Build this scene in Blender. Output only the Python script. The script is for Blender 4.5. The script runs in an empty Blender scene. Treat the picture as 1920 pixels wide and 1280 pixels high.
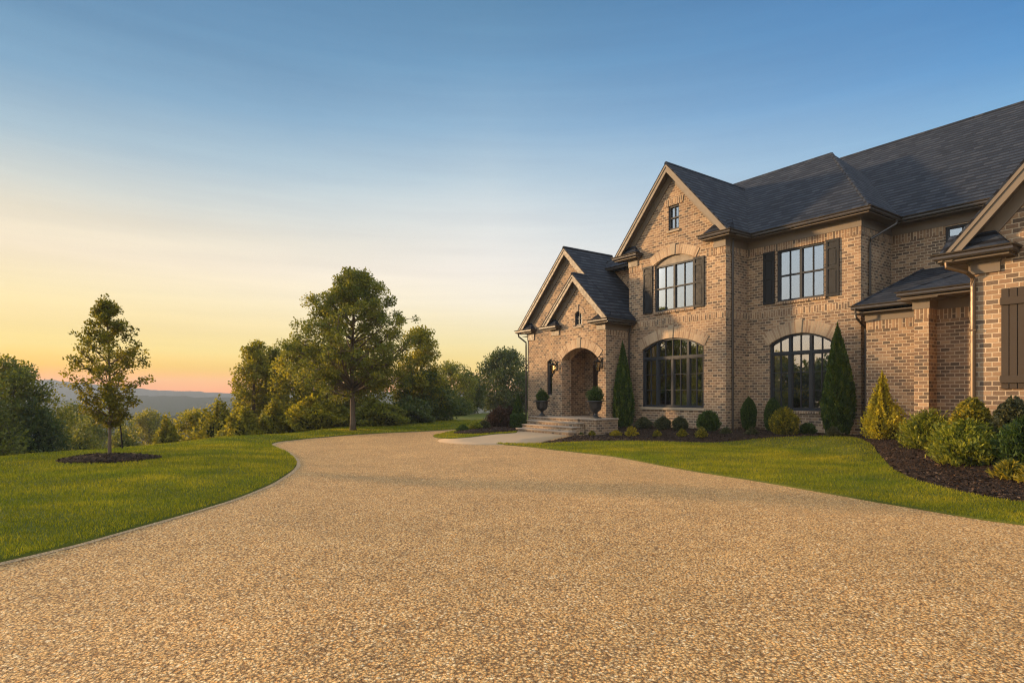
import bpy, bmesh, math, random
import numpy as np
from mathutils import Vector
from mathutils.geometry import delaunay_2d_cdt
S = bpy.context.scene
COL = S.collection
PI = math.pi
# ------------------------------------------------------------------ survey helpers
F, HX, HY, CZ = 1128.0, 960.0, 740.0, 1.77      # focal length in photo pixels, horizon, eye height
def G(px, py, z=0.0):                           # ground point under a photo pixel
    t = (CZ - z) * F / (py - HY)
    return ((px - HX) / F * t, t)
TH = math.radians(-54.3)
CX, SX = math.cos(TH), math.sin(TH)             # house axes: s runs along the facade, b runs into the house
def W(s, b): return (s * CX - b * SX, s * SX + b * CX)
def LOC(x, y): return (x * CX + y * SX, -x * SX + y * CX)
def onb(px, b):                                 # world point where a sight line meets the vertical plane b
    d = (px - HX) / F
    t = b / (-d * SX + CX)
    return (d * t, t)
def sm(a, b, x):
    t = np.clip((x - a) / (b - a), 0, 1)
    return t * t * (3 - 2 * t)
def lin(c): return tuple((v / 255 / 12.92) if v / 255 <= .04045 else ((v / 255 + .055) / 1.055) ** 2.4 for v in c)
def C4(r, g, b): return lin((r, g, b)) + (1.0,)

# ------------------------------------------------------------------ object helpers
def tag(o, label=None, cat=None, group=None, kind=None):
    if label: o['label'] = label
    if cat: o['category'] = cat
    if group: o['group'] = group
    if kind: o['kind'] = kind
    return o
def empty(name, loc, rz=0, label=None, cat=None, group=None):
    o = bpy.data.objects.new(name, None); COL.objects.link(o)
    o.location = loc; o.rotation_euler = (0, 0, rz); o.empty_display_size = .3
    return tag(o, label, cat, group)
def link(name, me, parent=None, loc=None):
    o = bpy.data.objects.new(name, me); COL.objects.link(o)
    if parent: o.parent = parent
    if loc: o.location = loc
    return o
def poly_mesh(name, verts, nper, mat, var=None, smooth=False):   # fast mesh of equal polygons (nper verts each, unshared)
    verts = np.asarray(verts, np.float32).reshape(-1, 3)
    n = len(verts); m = n // nper
    me = bpy.data.meshes.new(name)
    me.vertices.add(n); me.vertices.foreach_set('co', verts.ravel())
    me.loops.add(n); me.loops.foreach_set('vertex_index', np.arange(n, dtype=np.int32))
    me.polygons.add(m)
    me.polygons.foreach_set('loop_start', np.arange(0, n, nper, dtype=np.int32))
    me.polygons.foreach_set('loop_total', np.full(m, nper, np.int32))
    if var is not None:
        a = me.attributes.new('var', 'FLOAT', 'POINT')
        a.data.foreach_set('value', np.repeat(np.asarray(var, np.float32), nper))
    me.materials.append(mat); me.update(); me.validate()
    return me
def grid_mesh(name, P, mat, wrap=False, smooth=True):            # P: rows x cols x 3
    P = np.asarray(P, np.float32); r, c = P.shape[:2]
    idx = np.arange(r * c).reshape(r, c)
    if wrap: idx = np.concatenate([idx, idx[:, :1]], 1)
    f = np.stack([idx[:-1, :-1], idx[:-1, 1:], idx[1:, 1:], idx[1:, :-1]], -1).reshape(-1, 4)
    me = bpy.data.meshes.new(name)
    me.from_pydata(P.reshape(-1, 3).tolist(), [], f.tolist())
    me.materials.append(mat)
    if smooth: me.polygons.foreach_set('use_smooth', [True] * len(me.polygons))
    me.update()
    return me

class MB:
    """collects faces with box-projected UVs in metres; build() links them as ONE mesh"""
    def __init__(s, off=(0, 0, 0)):
        s.v, s.f, s.uv, s.off = [], [], [], off
    def face(s, pts, uv=None, swap=False):
        pts = [Vector(p) for p in pts]
        if uv is None:
            n = Vector((0, 0, 0))
            for i in range(len(pts)):
                a, b = pts[i], pts[(i + 1) % len(pts)]
                n += Vector(((a.y - b.y) * (a.z + b.z), (a.z - b.z) * (a.x + b.x), (a.x - b.x) * (a.y + b.y)))
            ax = max(range(3), key=lambda i: abs(n[i]))
            uv = [(p.y, p.z) if ax == 0 else (p.x, p.z) if ax == 1 else (p.x, p.y) for p in pts]
        if swap: uv = [(q[1], q[0]) for q in uv]
        k = len(s.v)
        s.v += [tuple(p) for p in pts]; s.f.append(tuple(range(k, k + len(pts)))); s.uv += list(uv)
    def box(s, x0, x1, y0, y1, z0, z1, swap=False):
        c = lambda x, y, z: (x, y, z)
        a, b, cc, d = c(x0, y0, z0), c(x1, y0, z0), c(x1, y1, z0), c(x0, y1, z0)
        e, f, g, h = c(x0, y0, z1), c(x1, y0, z1), c(x1, y1, z1), c(x0, y1, z1)
        for q in ((a, b, f, e), (b, cc, g, f), (cc, d, h, g), (d, a, e, h), (e, f, g, h), (d, cc, b, a)): s.face(q, swap=swap)
    def prism(s, pts, ext, uv=None, swap=False):
        pts = [Vector(p) for p in pts]; ext = Vector(ext)
        q = [p + ext for p in pts]
        s.face(pts, uv, swap); s.face(q[::-1], uv[::-1] if uv else None, swap)
        for i in range(len(pts)):
            j = (i + 1) % len(pts)
            s.face([pts[j], pts[i], q[i], q[j]], swap=swap)
    def sweep(s, path, prof, swap=False, caps=True):   # path: plan points; profile (outward, z), outward = right of walking direction
        n = len(path); rings = []
        for i, p in enumerate(path):
            ds = []
            if i > 0: ds.append((Vector(path[i]) - Vector(path[i - 1])).normalized())
            if i < n - 1: ds.append((Vector(path[i + 1]) - Vector(path[i])).normalized())
            ns = [Vector((d.y, -d.x)) for d in ds]
            m = ns[0] if len(ns) == 1 else (ns[0] + ns[1]) / (1 + ns[0].dot(ns[1]))
            rings.append([(p[0] + m.x * o, p[1] + m.y * o, z) for o, z in prof])
        k = len(prof)
        for i in range(n - 1):
            for j in range(k):
                jj = (j + 1) % k
                s.face([rings[i][j], rings[i + 1][j], rings[i + 1][jj], rings[i][jj]], swap=swap)
        if caps: s.face(rings[0][::-1]); s.face(rings[-1])
    def tube(s, pts, r, n=8):
        pts = [Vector(p) for p in pts]; rr = r if isinstance(r, (list, tuple)) else [r] * len(pts)
        rings = []
        for i, p in enumerate(pts):
            d = (pts[min(i + 1, len(pts) - 1)] - pts[max(i - 1, 0)]).normalized()
            u = d.cross(Vector((0, 0, 1)) if abs(d.z) < .9 else Vector((1, 0, 0))).normalized(); w = d.cross(u)
            rings.append([p + (u * math.cos(2 * PI * k / n) + w * math.sin(2 * PI * k / n)) * rr[i] for k in range(n)])
        for i in range(len(pts) - 1):
            for k in range(n):
                s.face([rings[i][k], rings[i][(k + 1) % n], rings[i + 1][(k + 1) % n], rings[i + 1][k]])
        s.face(rings[0][::-1]); s.face(rings[-1])
    def lathe(s, prof, c=(0, 0, 0), n=24):
        R = [[(c[0] + r * math.cos(2 * PI * k / n), c[1] + r * math.sin(2 * PI * k / n), c[2] + z) for k in range(n)] for r, z in prof]
        for i in range(len(R) - 1):
            for k in range(n):
                s.face([R[i][k], R[i][(k + 1) % n], R[i + 1][(k + 1) % n], R[i + 1][k]])
        s.face(R[0][::-1]); s.face(R[-1])
    def build(s, name, mat, parent=None, smooth=False, bevel=0):
        me = bpy.data.meshes.new(name)
        o = s.off
        me.from_pydata([(a - o[0], b - o[1], c - o[2]) for a, b, c in s.v], [], s.f)
        l = me.uv_layers.new(name='UVMap')
        l.data.foreach_set('uv', np.array(s.uv, np.float32).ravel())
        bm = bmesh.new(); bm.from_mesh(me)
        bmesh.ops.remove_doubles(bm, verts=bm.verts, dist=1e-4)
        bmesh.ops.recalc_face_normals(bm, faces=bm.faces)
        if bevel:
            ed = [e for e in bm.edges if len(e.link_faces) == 2 and e.calc_face_angle(0) > .6]
            bmesh.ops.bevel(bm, geom=ed, offset=bevel, segments=1, affect='EDGES')
        if smooth:
            for f in bm.faces: f.smooth = True
        bm.to_mesh(me); bm.free()
        me.materials.append(mat)
        return link(name, me, parent)

# ------------------------------------------------------------------ materials
class NT:
    def __init__(s, name):
        s.m = bpy.data.materials.new(name); s.m.use_nodes = True
        s.t = s.m.node_tree; s.n = s.t.nodes; s.n.clear()
        s.out = s.n.new('ShaderNodeOutputMaterial')
    def new(s, typ, **kw):
        nd = s.n.new('ShaderNode' + typ)
        for k, v in kw.items():
            if k.startswith('i_'):
                key = k[2:]; key = int(key) if key.isdigit() else key.replace('_', ' ')
                s.set(nd.inputs[key], v)
            else: setattr(nd, k, v)
        return nd
    def set(s, sock, v):
        if isinstance(v, bpy.types.NodeSocket): s.t.links.new(v, sock)
        else: sock.default_value = v
    def ramp(s, fac, stops, interp='LINEAR'):
        r = s.new('ValToRGB'); e = r.color_ramp.elements; r.color_ramp.interpolation = interp
        while len(e) < len(stops): e.new(.5)
        for el, (p, c) in zip(e, stops): el.position = p; el.color = c if len(c) == 4 else tuple(c) + (1,)
        s.set(r.inputs[0], fac); return r.outputs[0]
    def mix(s, f, a, b, typ='MIX'):
        m = s.new('MixRGB', blend_type=typ); s.set(m.inputs[0], f); s.set(m.inputs[1], a); s.set(m.inputs[2], b); return m.outputs[0]
    def math(s, op, a, b=0.0, c=None):
        m = s.new('Math', operation=op); s.set(m.inputs[0], a); s.set(m.inputs[1], b)
        if c is not None: s.set(m.inputs[2], c)
        return m.outputs[0]
    def noise(s, vec, scale, detail=3, rough=.5, out=0):
        n = s.new('TexNoise', i_Scale=scale, i_Detail=detail, i_Roughness=rough)
        if vec is not None: s.set(n.inputs['Vector'], vec)
        return n.outputs[out]
    def pos(s): return s.new('NewGeometry').outputs['Position']
    def obj(s): return s.new('TexCoord').outputs['Object']
    def uv(s): return s.new('TexCoord').outputs['UV']
    def bsdf(s, color, rough=.7, spec=.5, bump=None, bstr=.3, bdist=.01, metal=0.0):
        b = s.new('BsdfPrincipled'); s.set(b.inputs['Base Color'], color); s.set(b.inputs['Roughness'], rough)
        b.inputs['Specular IOR Level'].default_value = spec; b.inputs['Metallic'].default_value = metal
        if bump is not None:
            bp = s.new('Bump', i_Strength=bstr, i_Distance=bdist); s.set(bp.inputs['Height'], bump)
            s.t.links.new(bp.outputs[0], b.inputs['Normal'])
        return b
    def done(s, sh):
        s.t.links.new(sh.outputs[0] if hasattr(sh, 'outputs') else sh, s.out.inputs[0]); return s.m

def mat_brick(name, course=.110, length=.245, tones=None, mortar=(.45, .36, .25)):
    k = NT(name); uv = k.uv()
    nz = k.noise(uv, 9, 2, .5, 1)
    d = k.new('VectorMath', operation='MULTIPLY_ADD'); k.set(d.inputs[0], nz); d.inputs[1].default_value = (.012, .012, 0); k.set(d.inputs[2], uv)
    br = k.new('TexBrick', offset=.5); k.set(br.inputs['Vector'], d.outputs[0])
    br.inputs['Color1'].default_value = (0, 0, 0, 1); br.inputs['Color2'].default_value = (1, 1, 1, 1); br.inputs['Mortar'].default_value = (.5, .5, .5, 1)
    for n, v in (('Scale', 1), ('Mortar Size', .0135), ('Mortar Smooth', .3), ('Bias', 0), ('Brick Width', length), ('Row Height', course)): br.inputs[n].default_value = v
    tones = tones or [(0, (.034, .022, .015)), (.14, (.075, .044, .026)), (.30, (.15, .085, .044)), (.46, (.27, .165, .085)), (.60, (.115, .058, .031)), (.74, (.36, .235, .13)), (.88, (.20, .108, .055)), (1, (.055, .039, .030))]
    col = k.ramp(br.outputs['Color'], tones)
    grime = k.noise(uv, 30, 4, .6)
    col = k.mix(k.math('MULTIPLY', grime, .34), col, (.42, .335, .245, 1))          # lime-washed tumbled face
    big = k.noise(uv, .55, 3)
    mort = k.mix(k.noise(uv, 14, 3), (mortar[0] * .8, mortar[1] * .78, mortar[2] * .75, 1), (mortar[0] * 1.15, mortar[1] * 1.15, mortar[2] * 1.15, 1))
    col = k.mix(br.outputs['Fac'], col, mort)
    col = k.mix(1, col, k.ramp(big, [(.3, (.84, .83, .84)), (.7, (1.30, 1.28, 1.24))]), 'MULTIPLY')
    h = k.math('ADD', k.math('MULTIPLY', br.outputs['Fac'], -1), k.math('MULTIPLY', grime, .5))
    return k.done(k.bsdf(col, .85, .25, h, .8, .018))
def mat_roof():
    k = NT('asphalt_shingle'); uv = k.uv()
    br = k.new('TexBrick', offset=.37, offset_frequency=2); k.set(br.inputs['Vector'], uv)
    br.inputs['Color1'].default_value = (0, 0, 0, 1); br.inputs['Color2'].default_value = (1, 1, 1, 1); br.inputs['Mortar'].default_value = (.2, .2, .2, 1)
    for n, v in (('Scale', 1), ('Mortar Size', .006), ('Mortar Smooth', .2), ('Bias', 0), ('Brick Width', .32), ('Row Height', .27)): br.inputs[n].default_value = v
    sep = k.new('SeparateXYZ'); k.set(sep.inputs[0], uv)
    fr = k.math('FRACT', k.math('DIVIDE', sep.outputs[1], .27))
    col = k.ramp(br.outputs['Color'], [(0, (.012, .017, .027)), (.4, (.021, .028, .041)), (.7, (.027, .034, .047)), (1, (.038, .044, .056))])
    edge = k.math('LESS_THAN', fr, .38)
    col = k.mix(k.math('MULTIPLY', edge, .9), col, (.005, .005, .007, 1))
    col = k.mix(1, col, k.ramp(k.noise(uv, .8, 4, .6), [(.3, (.8, .8, .8)), (.7, (1.2, 1.18, 1.15))]), 'MULTIPLY')
    h = k.math('ADD', k.math('MULTIPLY', fr, -1.0), k.math('ADD', k.math('MULTIPLY', k.noise(uv, 120, 2), .35), k.math('MULTIPLY', br.outputs['Color'], .3)))
    return k.done(k.bsdf(col, .85, .18, h, .75, .03))
def mat_paint(name, c, rough=.5, spec=.4, var=.12, metal=0.0):
    k = NT(name); p = k.obj()
    n = k.noise(p, 3.5, 4, .6)
    col = k.mix(n, tuple(v * (1 - var) for v in c) + (1,), tuple(min(1, v * (1 + var)) for v in c) + (1,))
    return k.done(k.bsdf(col, k.ramp(k.noise(p, 7, 3), [(.3, (rough - .08,) * 3), (.7, (rough + .08,) * 3)]), spec, k.noise(p, 60, 2), .06, .004, metal))
def mat_stone(name, c, sc=6, bs=.35):
    k = NT(name); p = k.obj(); n = k.noise(p, sc, 5, .62); n2 = k.noise(p, sc * 14, 2)
    col = k.mix(n, tuple(v * .72 for v in c) + (1,), tuple(min(1, v * 1.2) for v in c) + (1,))
    return k.done(k.bsdf(k.mix(k.math('MULTIPLY', n2, .3), col, tuple(v * .6 for v in c) + (1,)), .85, .3, k.math('ADD', n, k.math('MULTIPLY', n2, .4)), bs, .01))
def mat_leaf(name, dark, mid, light, trans=.35, rough=.55):
    k = NT(name); a = k.new('Attribute', attribute_name='var').outputs['Fac']
    col = k.ramp(a, [(.05, dark), (.5, mid), (.95, light)])
    b = k.bsdf(col, rough, .3)
    t = k.new('BsdfTranslucent'); k.set(t.inputs[0], k.mix(1, col, (1.5, 1.35, .55, 1), 'MULTIPLY'))
    m = k.new('MixShader'); m.inputs[0].default_value = trans
    k.t.links.new(b.outputs[0], m.inputs[1]); k.t.links.new(t.outputs[0], m.inputs[2])
    return k.done(m)
def mat_bark(name, c):
    k = NT(name); p = k.obj()
    mp = k.new('Mapping'); mp.inputs['Scale'].default_value = (14, 14, 2.5); k.set(mp.inputs[0], p)
    n = k.noise(mp.outputs[0], 1.6, 5, .65)
    return k.done(k.bsdf(k.mix(n, tuple(v * .45 for v in c) + (1,), tuple(v * 1.35 for v in c) + (1,)), .9, .2, n, .9, .03))
def mat_glass():
    k = NT('window_glass')
    fr = k.new('Fresnel', i_IOR=1.5).outputs[0]
    fac = k.math('ADD', k.math('MULTIPLY', fr, .55), .40)
    g = k.new('BsdfGlossy', i_Roughness=.015); g.inputs[0].default_value = (.86, .9, .92, 1)
    
    t = k.new('BsdfTransparent'); t.inputs[0].default_value = (.72, .74, .72, 1)
    m = k.new('MixShader'); k.set(m.inputs[0], fac); k.t.links.new(t.outputs[0], m.inputs[1]); k.t.links.new(g.outputs[0], m.inputs[2])
    return k.done(m)
def mat_gravel(name='exposed_aggregate', wash=0, wc=(1, 1, 1)):
    k = NT(name); p = k.pos()
    wn = k.noise(p, 20, 2, .5, 1)
    d = k.new('VectorMath', operation='MULTIPLY_ADD'); k.set(d.inputs[0], wn); d.inputs[1].default_value = (.02, .02, 0); k.set(d.inputs[2], p)
    v1 = k.new('TexVoronoi', i_Scale=44.0); k.set(v1.inputs['Vector'], d.outputs[0])
    v2 = k.new('TexVoronoi', i_Scale=95.0); k.set(v2.inputs['Vector'], d.outputs[0])
    c1 = k.new('SeparateColor'); k.set(c1.inputs[0], v1.outputs['Color'])
    c2 = k.new('SeparateColor'); k.set(c2.inputs[0], v2.outputs['Color'])
    pal = [(0, (.14, .075, .03)), (.12, (.38, .22, .085)), (.3, (.58, .34, .125)), (.45, (.68, .45, .20)), (.58, (.42, .30, .17)), (.7, (.74, .50, .23)), (.82, (.68, .33, .075)), (.92, (.82, .65, .39)), (1, (.88, .78, .58))]
    col = k.mix(.4, k.ramp(c1.outputs[0], pal), k.ramp(c2.outputs[1], pal))
    gap = k.ramp(v1.outputs['Distance'], [(.28, (1.14, 1.03, .90)), (.70, (.24, .16, .09))])
    col = k.mix(.85, col, gap, 'MULTIPLY')
    big = k.noise(p, .55, 4, .6); fine = k.noise(p, 3.2, 3)
    col = k.mix(1, col, k.ramp(big, [(.3, (1.04, 1.06, 1.00)), (.7, (1.28, 1.29, 1.22))]), 'MULTIPLY')
    col = k.mix(1, col, k.ramp(fine, [(.3, (.9, .89, .88)), (.7, (1.1, 1.09, 1.07))]), 'MULTIPLY')
    if wash: col = k.mix(wash, col, wc + (1,))
    h = k.math('ADD', k.math('MULTIPLY', v1.outputs['Distance'], -1), k.math('ADD', k.math('MULTIPLY', v2.outputs['Distance'], -.5), k.math('MULTIPLY', c1.outputs[1], .5)))
    return k.done(k.bsdf(col, .75, .3, h, .9, .022))
def mat_concrete():
    k = NT('broom_concrete'); p = k.pos(); n = k.noise(p, 2.2, 5, .65); f = k.noise(p, 60, 3, .7)
    col = k.mix(n, (.34, .23, .125, 1), (.42, .30, .175, 1)); col = k.mix(k.math('MULTIPLY', f, .3), col, (.34, .26, .19, 1))
    return k.done(k.bsdf(col, .85, .25, f, .3, .006))
def mat_ground():
    k = NT('lawn_soil_grass'); p = k.pos(); n = k.noise(p, .7, 4, .6); f = k.noise(p, 24, 3, .7)
    col = k.ramp(n, [(.3, (.070, .085, .012)), (.5, (.10, .112, .014)), (.7, (.135, .14, .018))])
    col = k.mix(k.math('MULTIPLY', f, .5), col, (.022, .036, .008, 1))
    return k.done(k.bsdf(col, .9, .15, f, .8, .04))
def mat_grass():
    k = NT('grass_blades'); a = k.new('Attribute', attribute_name='var').outputs['Fac']
    p = k.pos(); n = k.noise(p, .45, 3, .55)
    col = k.ramp(a, [(0, (.095, .118, .009)), (.5, (.215, .220, .015)), (1, (.42, .36, .032))])
    col = k.mix(1, col, k.ramp(n, [(.3, (.62, .80, .75)), (.7, (1.3, 1.15, 1.1))]), 'MULTIPLY')
    b = k.bsdf(col, .6, .08); t = k.new('BsdfTranslucent'); k.set(t.inputs[0], k.mix(1, col, (1.35, 1.3, .6, 1), 'MULTIPLY'))
    m = k.new('MixShader'); m.inputs[0].default_value = .4
    k.t.links.new(b.outputs[0], m.inputs[1]); k.t.links.new(t.outputs[0], m.inputs[2]); return k.done(m)
def mat_mulch():
    k = NT('shredded_bark'); p = k.pos()
    mp = k.new('Mapping'); mp.inputs['Scale'].default_value = (1, 1.0, 1); mp.inputs['Rotation'].default_value = (0, 0, .6); k.set(mp.inputs[0], p)
    v = k.new('TexVoronoi', i_Scale=26.0); k.set(v.inputs['Vector'], mp.outputs[0]); n = k.noise(p, 9, 5, .7)
    cs = k.new('SeparateColor'); k.set(cs.inputs[0], v.outputs['Color'])
    col = k.ramp(cs.outputs[0], [(0, (.010, .006, .004)), (.5, (.030, .018, .011)), (.85, (.060, .034, .019)), (1, (.11, .062, .034))])
    col = k.mix(k.math('MULTIPLY', n, .5), col, (.012, .008, .006, 1))
    return k.done(k.bsdf(col, .95, .15, k.math('ADD', k.math('MULTIPLY', v.outputs['Distance'], -1), n), 1.0, .05))
def mat_forest(name, a, b):
    k = NT(name); p = k.pos(); n = k.noise(p, .07, 5, .7); m = k.noise(p, .3, 3, .6)
    return k.done(k.bsdf(k.mix(m, k.mix(n, a + (1,), b + (1,)), tuple(v * .5 for v in a) + (1,)), 1, 0, m, 1, 3))
M = dict(
    brick=mat_brick('tumbled_brick'), soldier=mat_brick('tumbled_brick_soldier', .105, .40),
    archbrick=mat_brick('tan_arch_brick', .105, .60, [(0, (.20, .12, .07)), (.5, (.32, .215, .13)), (1, (.42, .305, .195))], (.42, .34, .23)),
    roof=mat_roof(), trim=mat_paint('taupe_trim_paint', (.150, .118, .082), .55), gutter=mat_paint('bronze_gutter_metal', (.036, .028, .021), .38, .5),
    soffit=mat_paint('taupe_soffit_paint', (.10, .078, .055), .6), frame=mat_paint('charcoal_window_paint', (.026, .029, .033), .5, .18),
    shutter=mat_paint('charcoal_shutter_paint', (.015, .016, .017), .55, .18), bshutter=mat_paint('brown_shutter_paint', (.048, .035, .024), .6, .2),
    stone=mat_stone('limestone', (.36, .285, .195)), cap=mat_stone('step_capstone', (.34, .27, .20)), glass=mat_glass(),
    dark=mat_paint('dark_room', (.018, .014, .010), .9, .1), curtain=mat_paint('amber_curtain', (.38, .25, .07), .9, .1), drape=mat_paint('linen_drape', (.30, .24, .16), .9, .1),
    door=mat_paint('dark_oak_door', (.035, .018, .010), .4, .5, .35), iron=mat_paint('black_iron', (.008, .0075, .007), .6, .12),
    urn=mat_paint('cast_iron_urn', (.020, .018, .017), .42, .5, .25), lampglass=None, copper=mat_paint('bronze_downspout', (.10, .062, .030), .35, .5, .15, .3),
    gravel=mat_gravel(), concrete=mat_concrete(), edging=mat_gravel('pale_edging', .3, (.58, .46, .32)), ground=mat_ground(), grass=mat_grass(), mulch=mat_mulch(),
    bark=mat_bark('grey_brown_bark', (.13, .095, .065)), hillfar=mat_forest('far_forest', (.035, .045, .025), (.05, .055, .03)), hillmid=mat_forest('mid_forest', (.028, .042, .018), (.055, .060, .022)),
    chip=None)
def _chip():
    k = NT('bark_chips'); a = k.new('Attribute', attribute_name='var').outputs['Fac']
    return k.done(k.bsdf(k.ramp(a, [(0, (.012, .007, .005)), (.55, (.035, .020, .012)), (.9, (.085, .048, .026)), (1, (.18, .11, .06))]), .9, .2))
M['chip'] = _chip()
def _lampglass():
    k = NT('seeded_lamp_glass'); g = k.new('BsdfGlossy', i_Roughness=.1); t = k.new('BsdfTransparent'); t.inputs[0].default_value = (.9, .78, .55, 1)
    m = k.new('MixShader'); m.inputs[0].default_value = .10; k.t.links.new(t.outputs[0], m.inputs[1]); k.t.links.new(g.outputs[0], m.inputs[2]); return k.done(m)
M['lampglass'] = _lampglass()
L = dict(
    young=mat_leaf('young_oak_leaves', (.070, .076, .011), (.145, .142, .020), (.26, .23, .034), .5),
    oak=mat_leaf('oak_leaves', (.060, .082, .013), (.135, .150, .022), (.25, .235, .036), .45),
    gold=mat_leaf('golden_tree_leaves', (.095, .105, .013), (.21, .20, .022), (.36, .31, .04), .5),  # yellow-green foliage palette of the golden trees and bushes
    deep=mat_leaf('deep_green_leaves', (.028, .050, .014), (.062, .088, .022), (.12, .135, .032), .4),
    arbor=mat_leaf('arborvitae_sprays', (.016, .038, .005), (.042, .080, .009), (.14, .165, .016), .3),
    box=mat_leaf('boxwood_leaves', (.018, .040, .009), (.042, .080, .014), (.10, .14, .022), .3),
    grey=mat_leaf('grey_green_leaves', (.028, .036, .016), (.060, .068, .030), (.13, .12, .045), .25),
    yellow=mat_leaf('yellow_spirea', (.12, .11, .014), (.32, .25, .018), (.62, .47, .03), .35),
    ygreen=mat_leaf('yellow_green_leaves', (.055, .070, .012), (.17, .16, .018), (.56, .42, .035), .4),
    gcone=mat_leaf('golden_cypress', (.13, .13, .012), (.37, .34, .025), (.74, .62, .06), .45),
    juniper=mat_leaf('juniper_sprays', (.050, .080, .010), (.16, .19, .020), (.40, .38, .04), .4),
    purple=mat_leaf('barberry_leaves', (.022, .012, .010), (.050, .026, .018), (.10, .055, .030), .25))
# ------------------------------------------------------------------ the lie of the land
PLATEAU = np.array([(-13, -40), (-12.8, 6), (-13.1, 15.3), (-12.4, 18.4), (-10.7, 22.6), (-9.9, 26), (-9.0, 30), (-8.2, 36), (-6, 44), (-3.2, 57), (6, 63), (40, 66), (70, 40), (70, -40)], float)
def inside(poly, x, y):
    r = np.zeros(x.shape, bool); n = len(poly)
    for i in range(n):
        (x1, y1), (x2, y2) = poly[i], poly[(i + 1) % n]
        c = ((y1 > y) != (y2 > y)) & (x < (x2 - x1) * (y - y1) / ((y2 - y1) if y2 != y1 else 1e-9) + x1)
        r ^= c
    return r
def edge_dist(poly, x, y):
    d = np.full(x.shape, 1e9); n = len(poly)
    for i in range(n):
        a, b = np.array(poly[i], float), np.array(poly[(i + 1) % n], float); v = b - a
        t = np.clip(((x - a[0]) * v[0] + (y - a[1]) * v[1]) / max(v @ v, 1e-9), 0, 1)
        d = np.minimum(d, np.hypot(x - a[0] - t * v[0], y - a[1] - t * v[1]))
    return d
def Zf(x, y):
    x = np.asarray(x, float); y = np.asarray(y, float)
    d = np.where(inside(PLATEAU, x, y), 0, edge_dist(PLATEAU, x, y))
    z = -30 * (1 - np.exp(-(d * d / (d + 2.5)) * .26 / 30))
    z = z + np.where(d > 25, np.minimum(d - 25, 60) / 60, 0) * (1.6 * np.sin(x * .05) + 1.2 * np.sin(y * .043 + 1))
    s = x * CX + y * SX; b = -x * SX + y * CX
    bf = np.interp(s, [-21, -18, -10.5, -9.2, -7.6, -6.4, -5.2, -3.4, 0, 6], [19, 18.7, 18.6, 18.2, 16.9, 15.4, 14.4, 13.4, 12.6, 12.6])
    berm = .30 * sm(0, 2.2, b - bf) * sm(-20.6, -19.6, s)
    mound = .06 * np.exp(-((x + 10.17) ** 2 + (y - 15.2) ** 2) / 2.4)
    und = .03 * np.sin(x * .9 + y * .5) + .022 * np.sin(x * .4 - y * 1.1) + .008 * np.sin(x * 2.3 + 1.5 * np.sin(y * .8)) * np.sin(y * 1.9)
    return z + berm + mound + np.where(d > .2, und, und * .5)
def Z(x, y): return float(Zf(np.array([x]), np.array([y]))[0])

def region(name, poly, step, lift, mat, skirt=.06, seed=1):
    """a sheet over the land inside a plan outline, with a small turned-down edge"""
    rng = np.random.default_rng(seed)
    P = []
    for i in range(len(poly)):                     # Catmull-Rom through the outline
        p0, p1, p2, p3 = [np.array(poly[(i + k) % len(poly)], float) for k in (-1, 0, 1, 2)]
        n = max(1, min(24, int(np.hypot(*(p2 - p1)) / (step * .6))))
        for k in range(n):
            t = k / n
            lerp = p1 + (p2 - p1) * t
            cr = .5 * ((2 * p1) + (-p0 + p2) * t + (2 * p0 - 5 * p1 + 4 * p2 - p3) * t * t + (-p0 + 3 * p1 - 3 * p2 + p3) * t ** 3)
            L1, L2, L0 = np.hypot(*(p2 - p1)), np.hypot(*(p3 - p2)), np.hypot(*(p1 - p0))
            P.append(cr if max(L0, L2) < 3 * L1 and L1 < 3 * min(L0, L2) + 1e-6 else lerp)
    P = np.array(P); n = len(P)
    lo, hi = P.min(0), P.max(0)
    gx, gy = np.meshgrid(np.arange(lo[0], hi[0], step), np.arange(lo[1], hi[1], step))
    q = np.stack([gx.ravel(), gy.ravel()], 1) + rng.uniform(-.25, .25, (gx.size, 2)) * step
    keep = inside(P, q[:, 0], q[:, 1]) & (edge_dist(P, q[:, 0], q[:, 1]) > step * .4)
    q = q[keep]
    vs = [Vector(p) for p in P] + [Vector(p) for p in q]
    res = delaunay_2d_cdt(vs, [(i, (i + 1) % n) for i in range(n)], [], 1, 1e-4)
    v2 = np.array([tuple(v) for v in res[0]]); z = Zf(v2[:, 0], v2[:, 1]) + lift
    co = np.column_stack([v2, z]); faces = [tuple(f) for f in res[2]]
    me = bpy.data.meshes.new(name); me.from_pydata(co.tolist(), [], faces); me.materials.append(mat)
    bm = bmesh.new(); bm.from_mesh(me)
    bmesh.ops.recalc_face_normals(bm, faces=bm.faces)
    if bm.faces and sum(f.normal.z for f in bm.faces) < 0: bmesh.ops.reverse_faces(bm, faces=bm.faces)
    for f in bm.faces: f.smooth = True
    if skirt:
        e = [x for x in bm.edges if x.is_boundary]
        r = bmesh.ops.extrude_edge_only(bm, edges=e)
        for v in r['geom']:
            if isinstance(v, bmesh.types.BMVert): v.co.z -= skirt
    bm.to_mesh(me); bm.free()
    o = tag(link(name, me), kind='structure')
    tri = np.array([f for f in faces if len(f) == 3])
    return o, co, tri, P
EXT = [(-16, -6), (-12, -3), (-8.6, 0.5), (-6.9, 3), (-5.9, 5)]
DRIVE_L = EXT + [G(*p) for p in [(0, 1052), (150, 1018), (300, 978), (420, 943), (500, 912), (540, 890), (555, 875), (554, 862), (540, 850), (520, 841), (509, 833.5), (520, 829), (560, 824), (620, 818.5), (700, 813), (780, 808.5), (850, 805)]]
_Z0 = Zf
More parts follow.
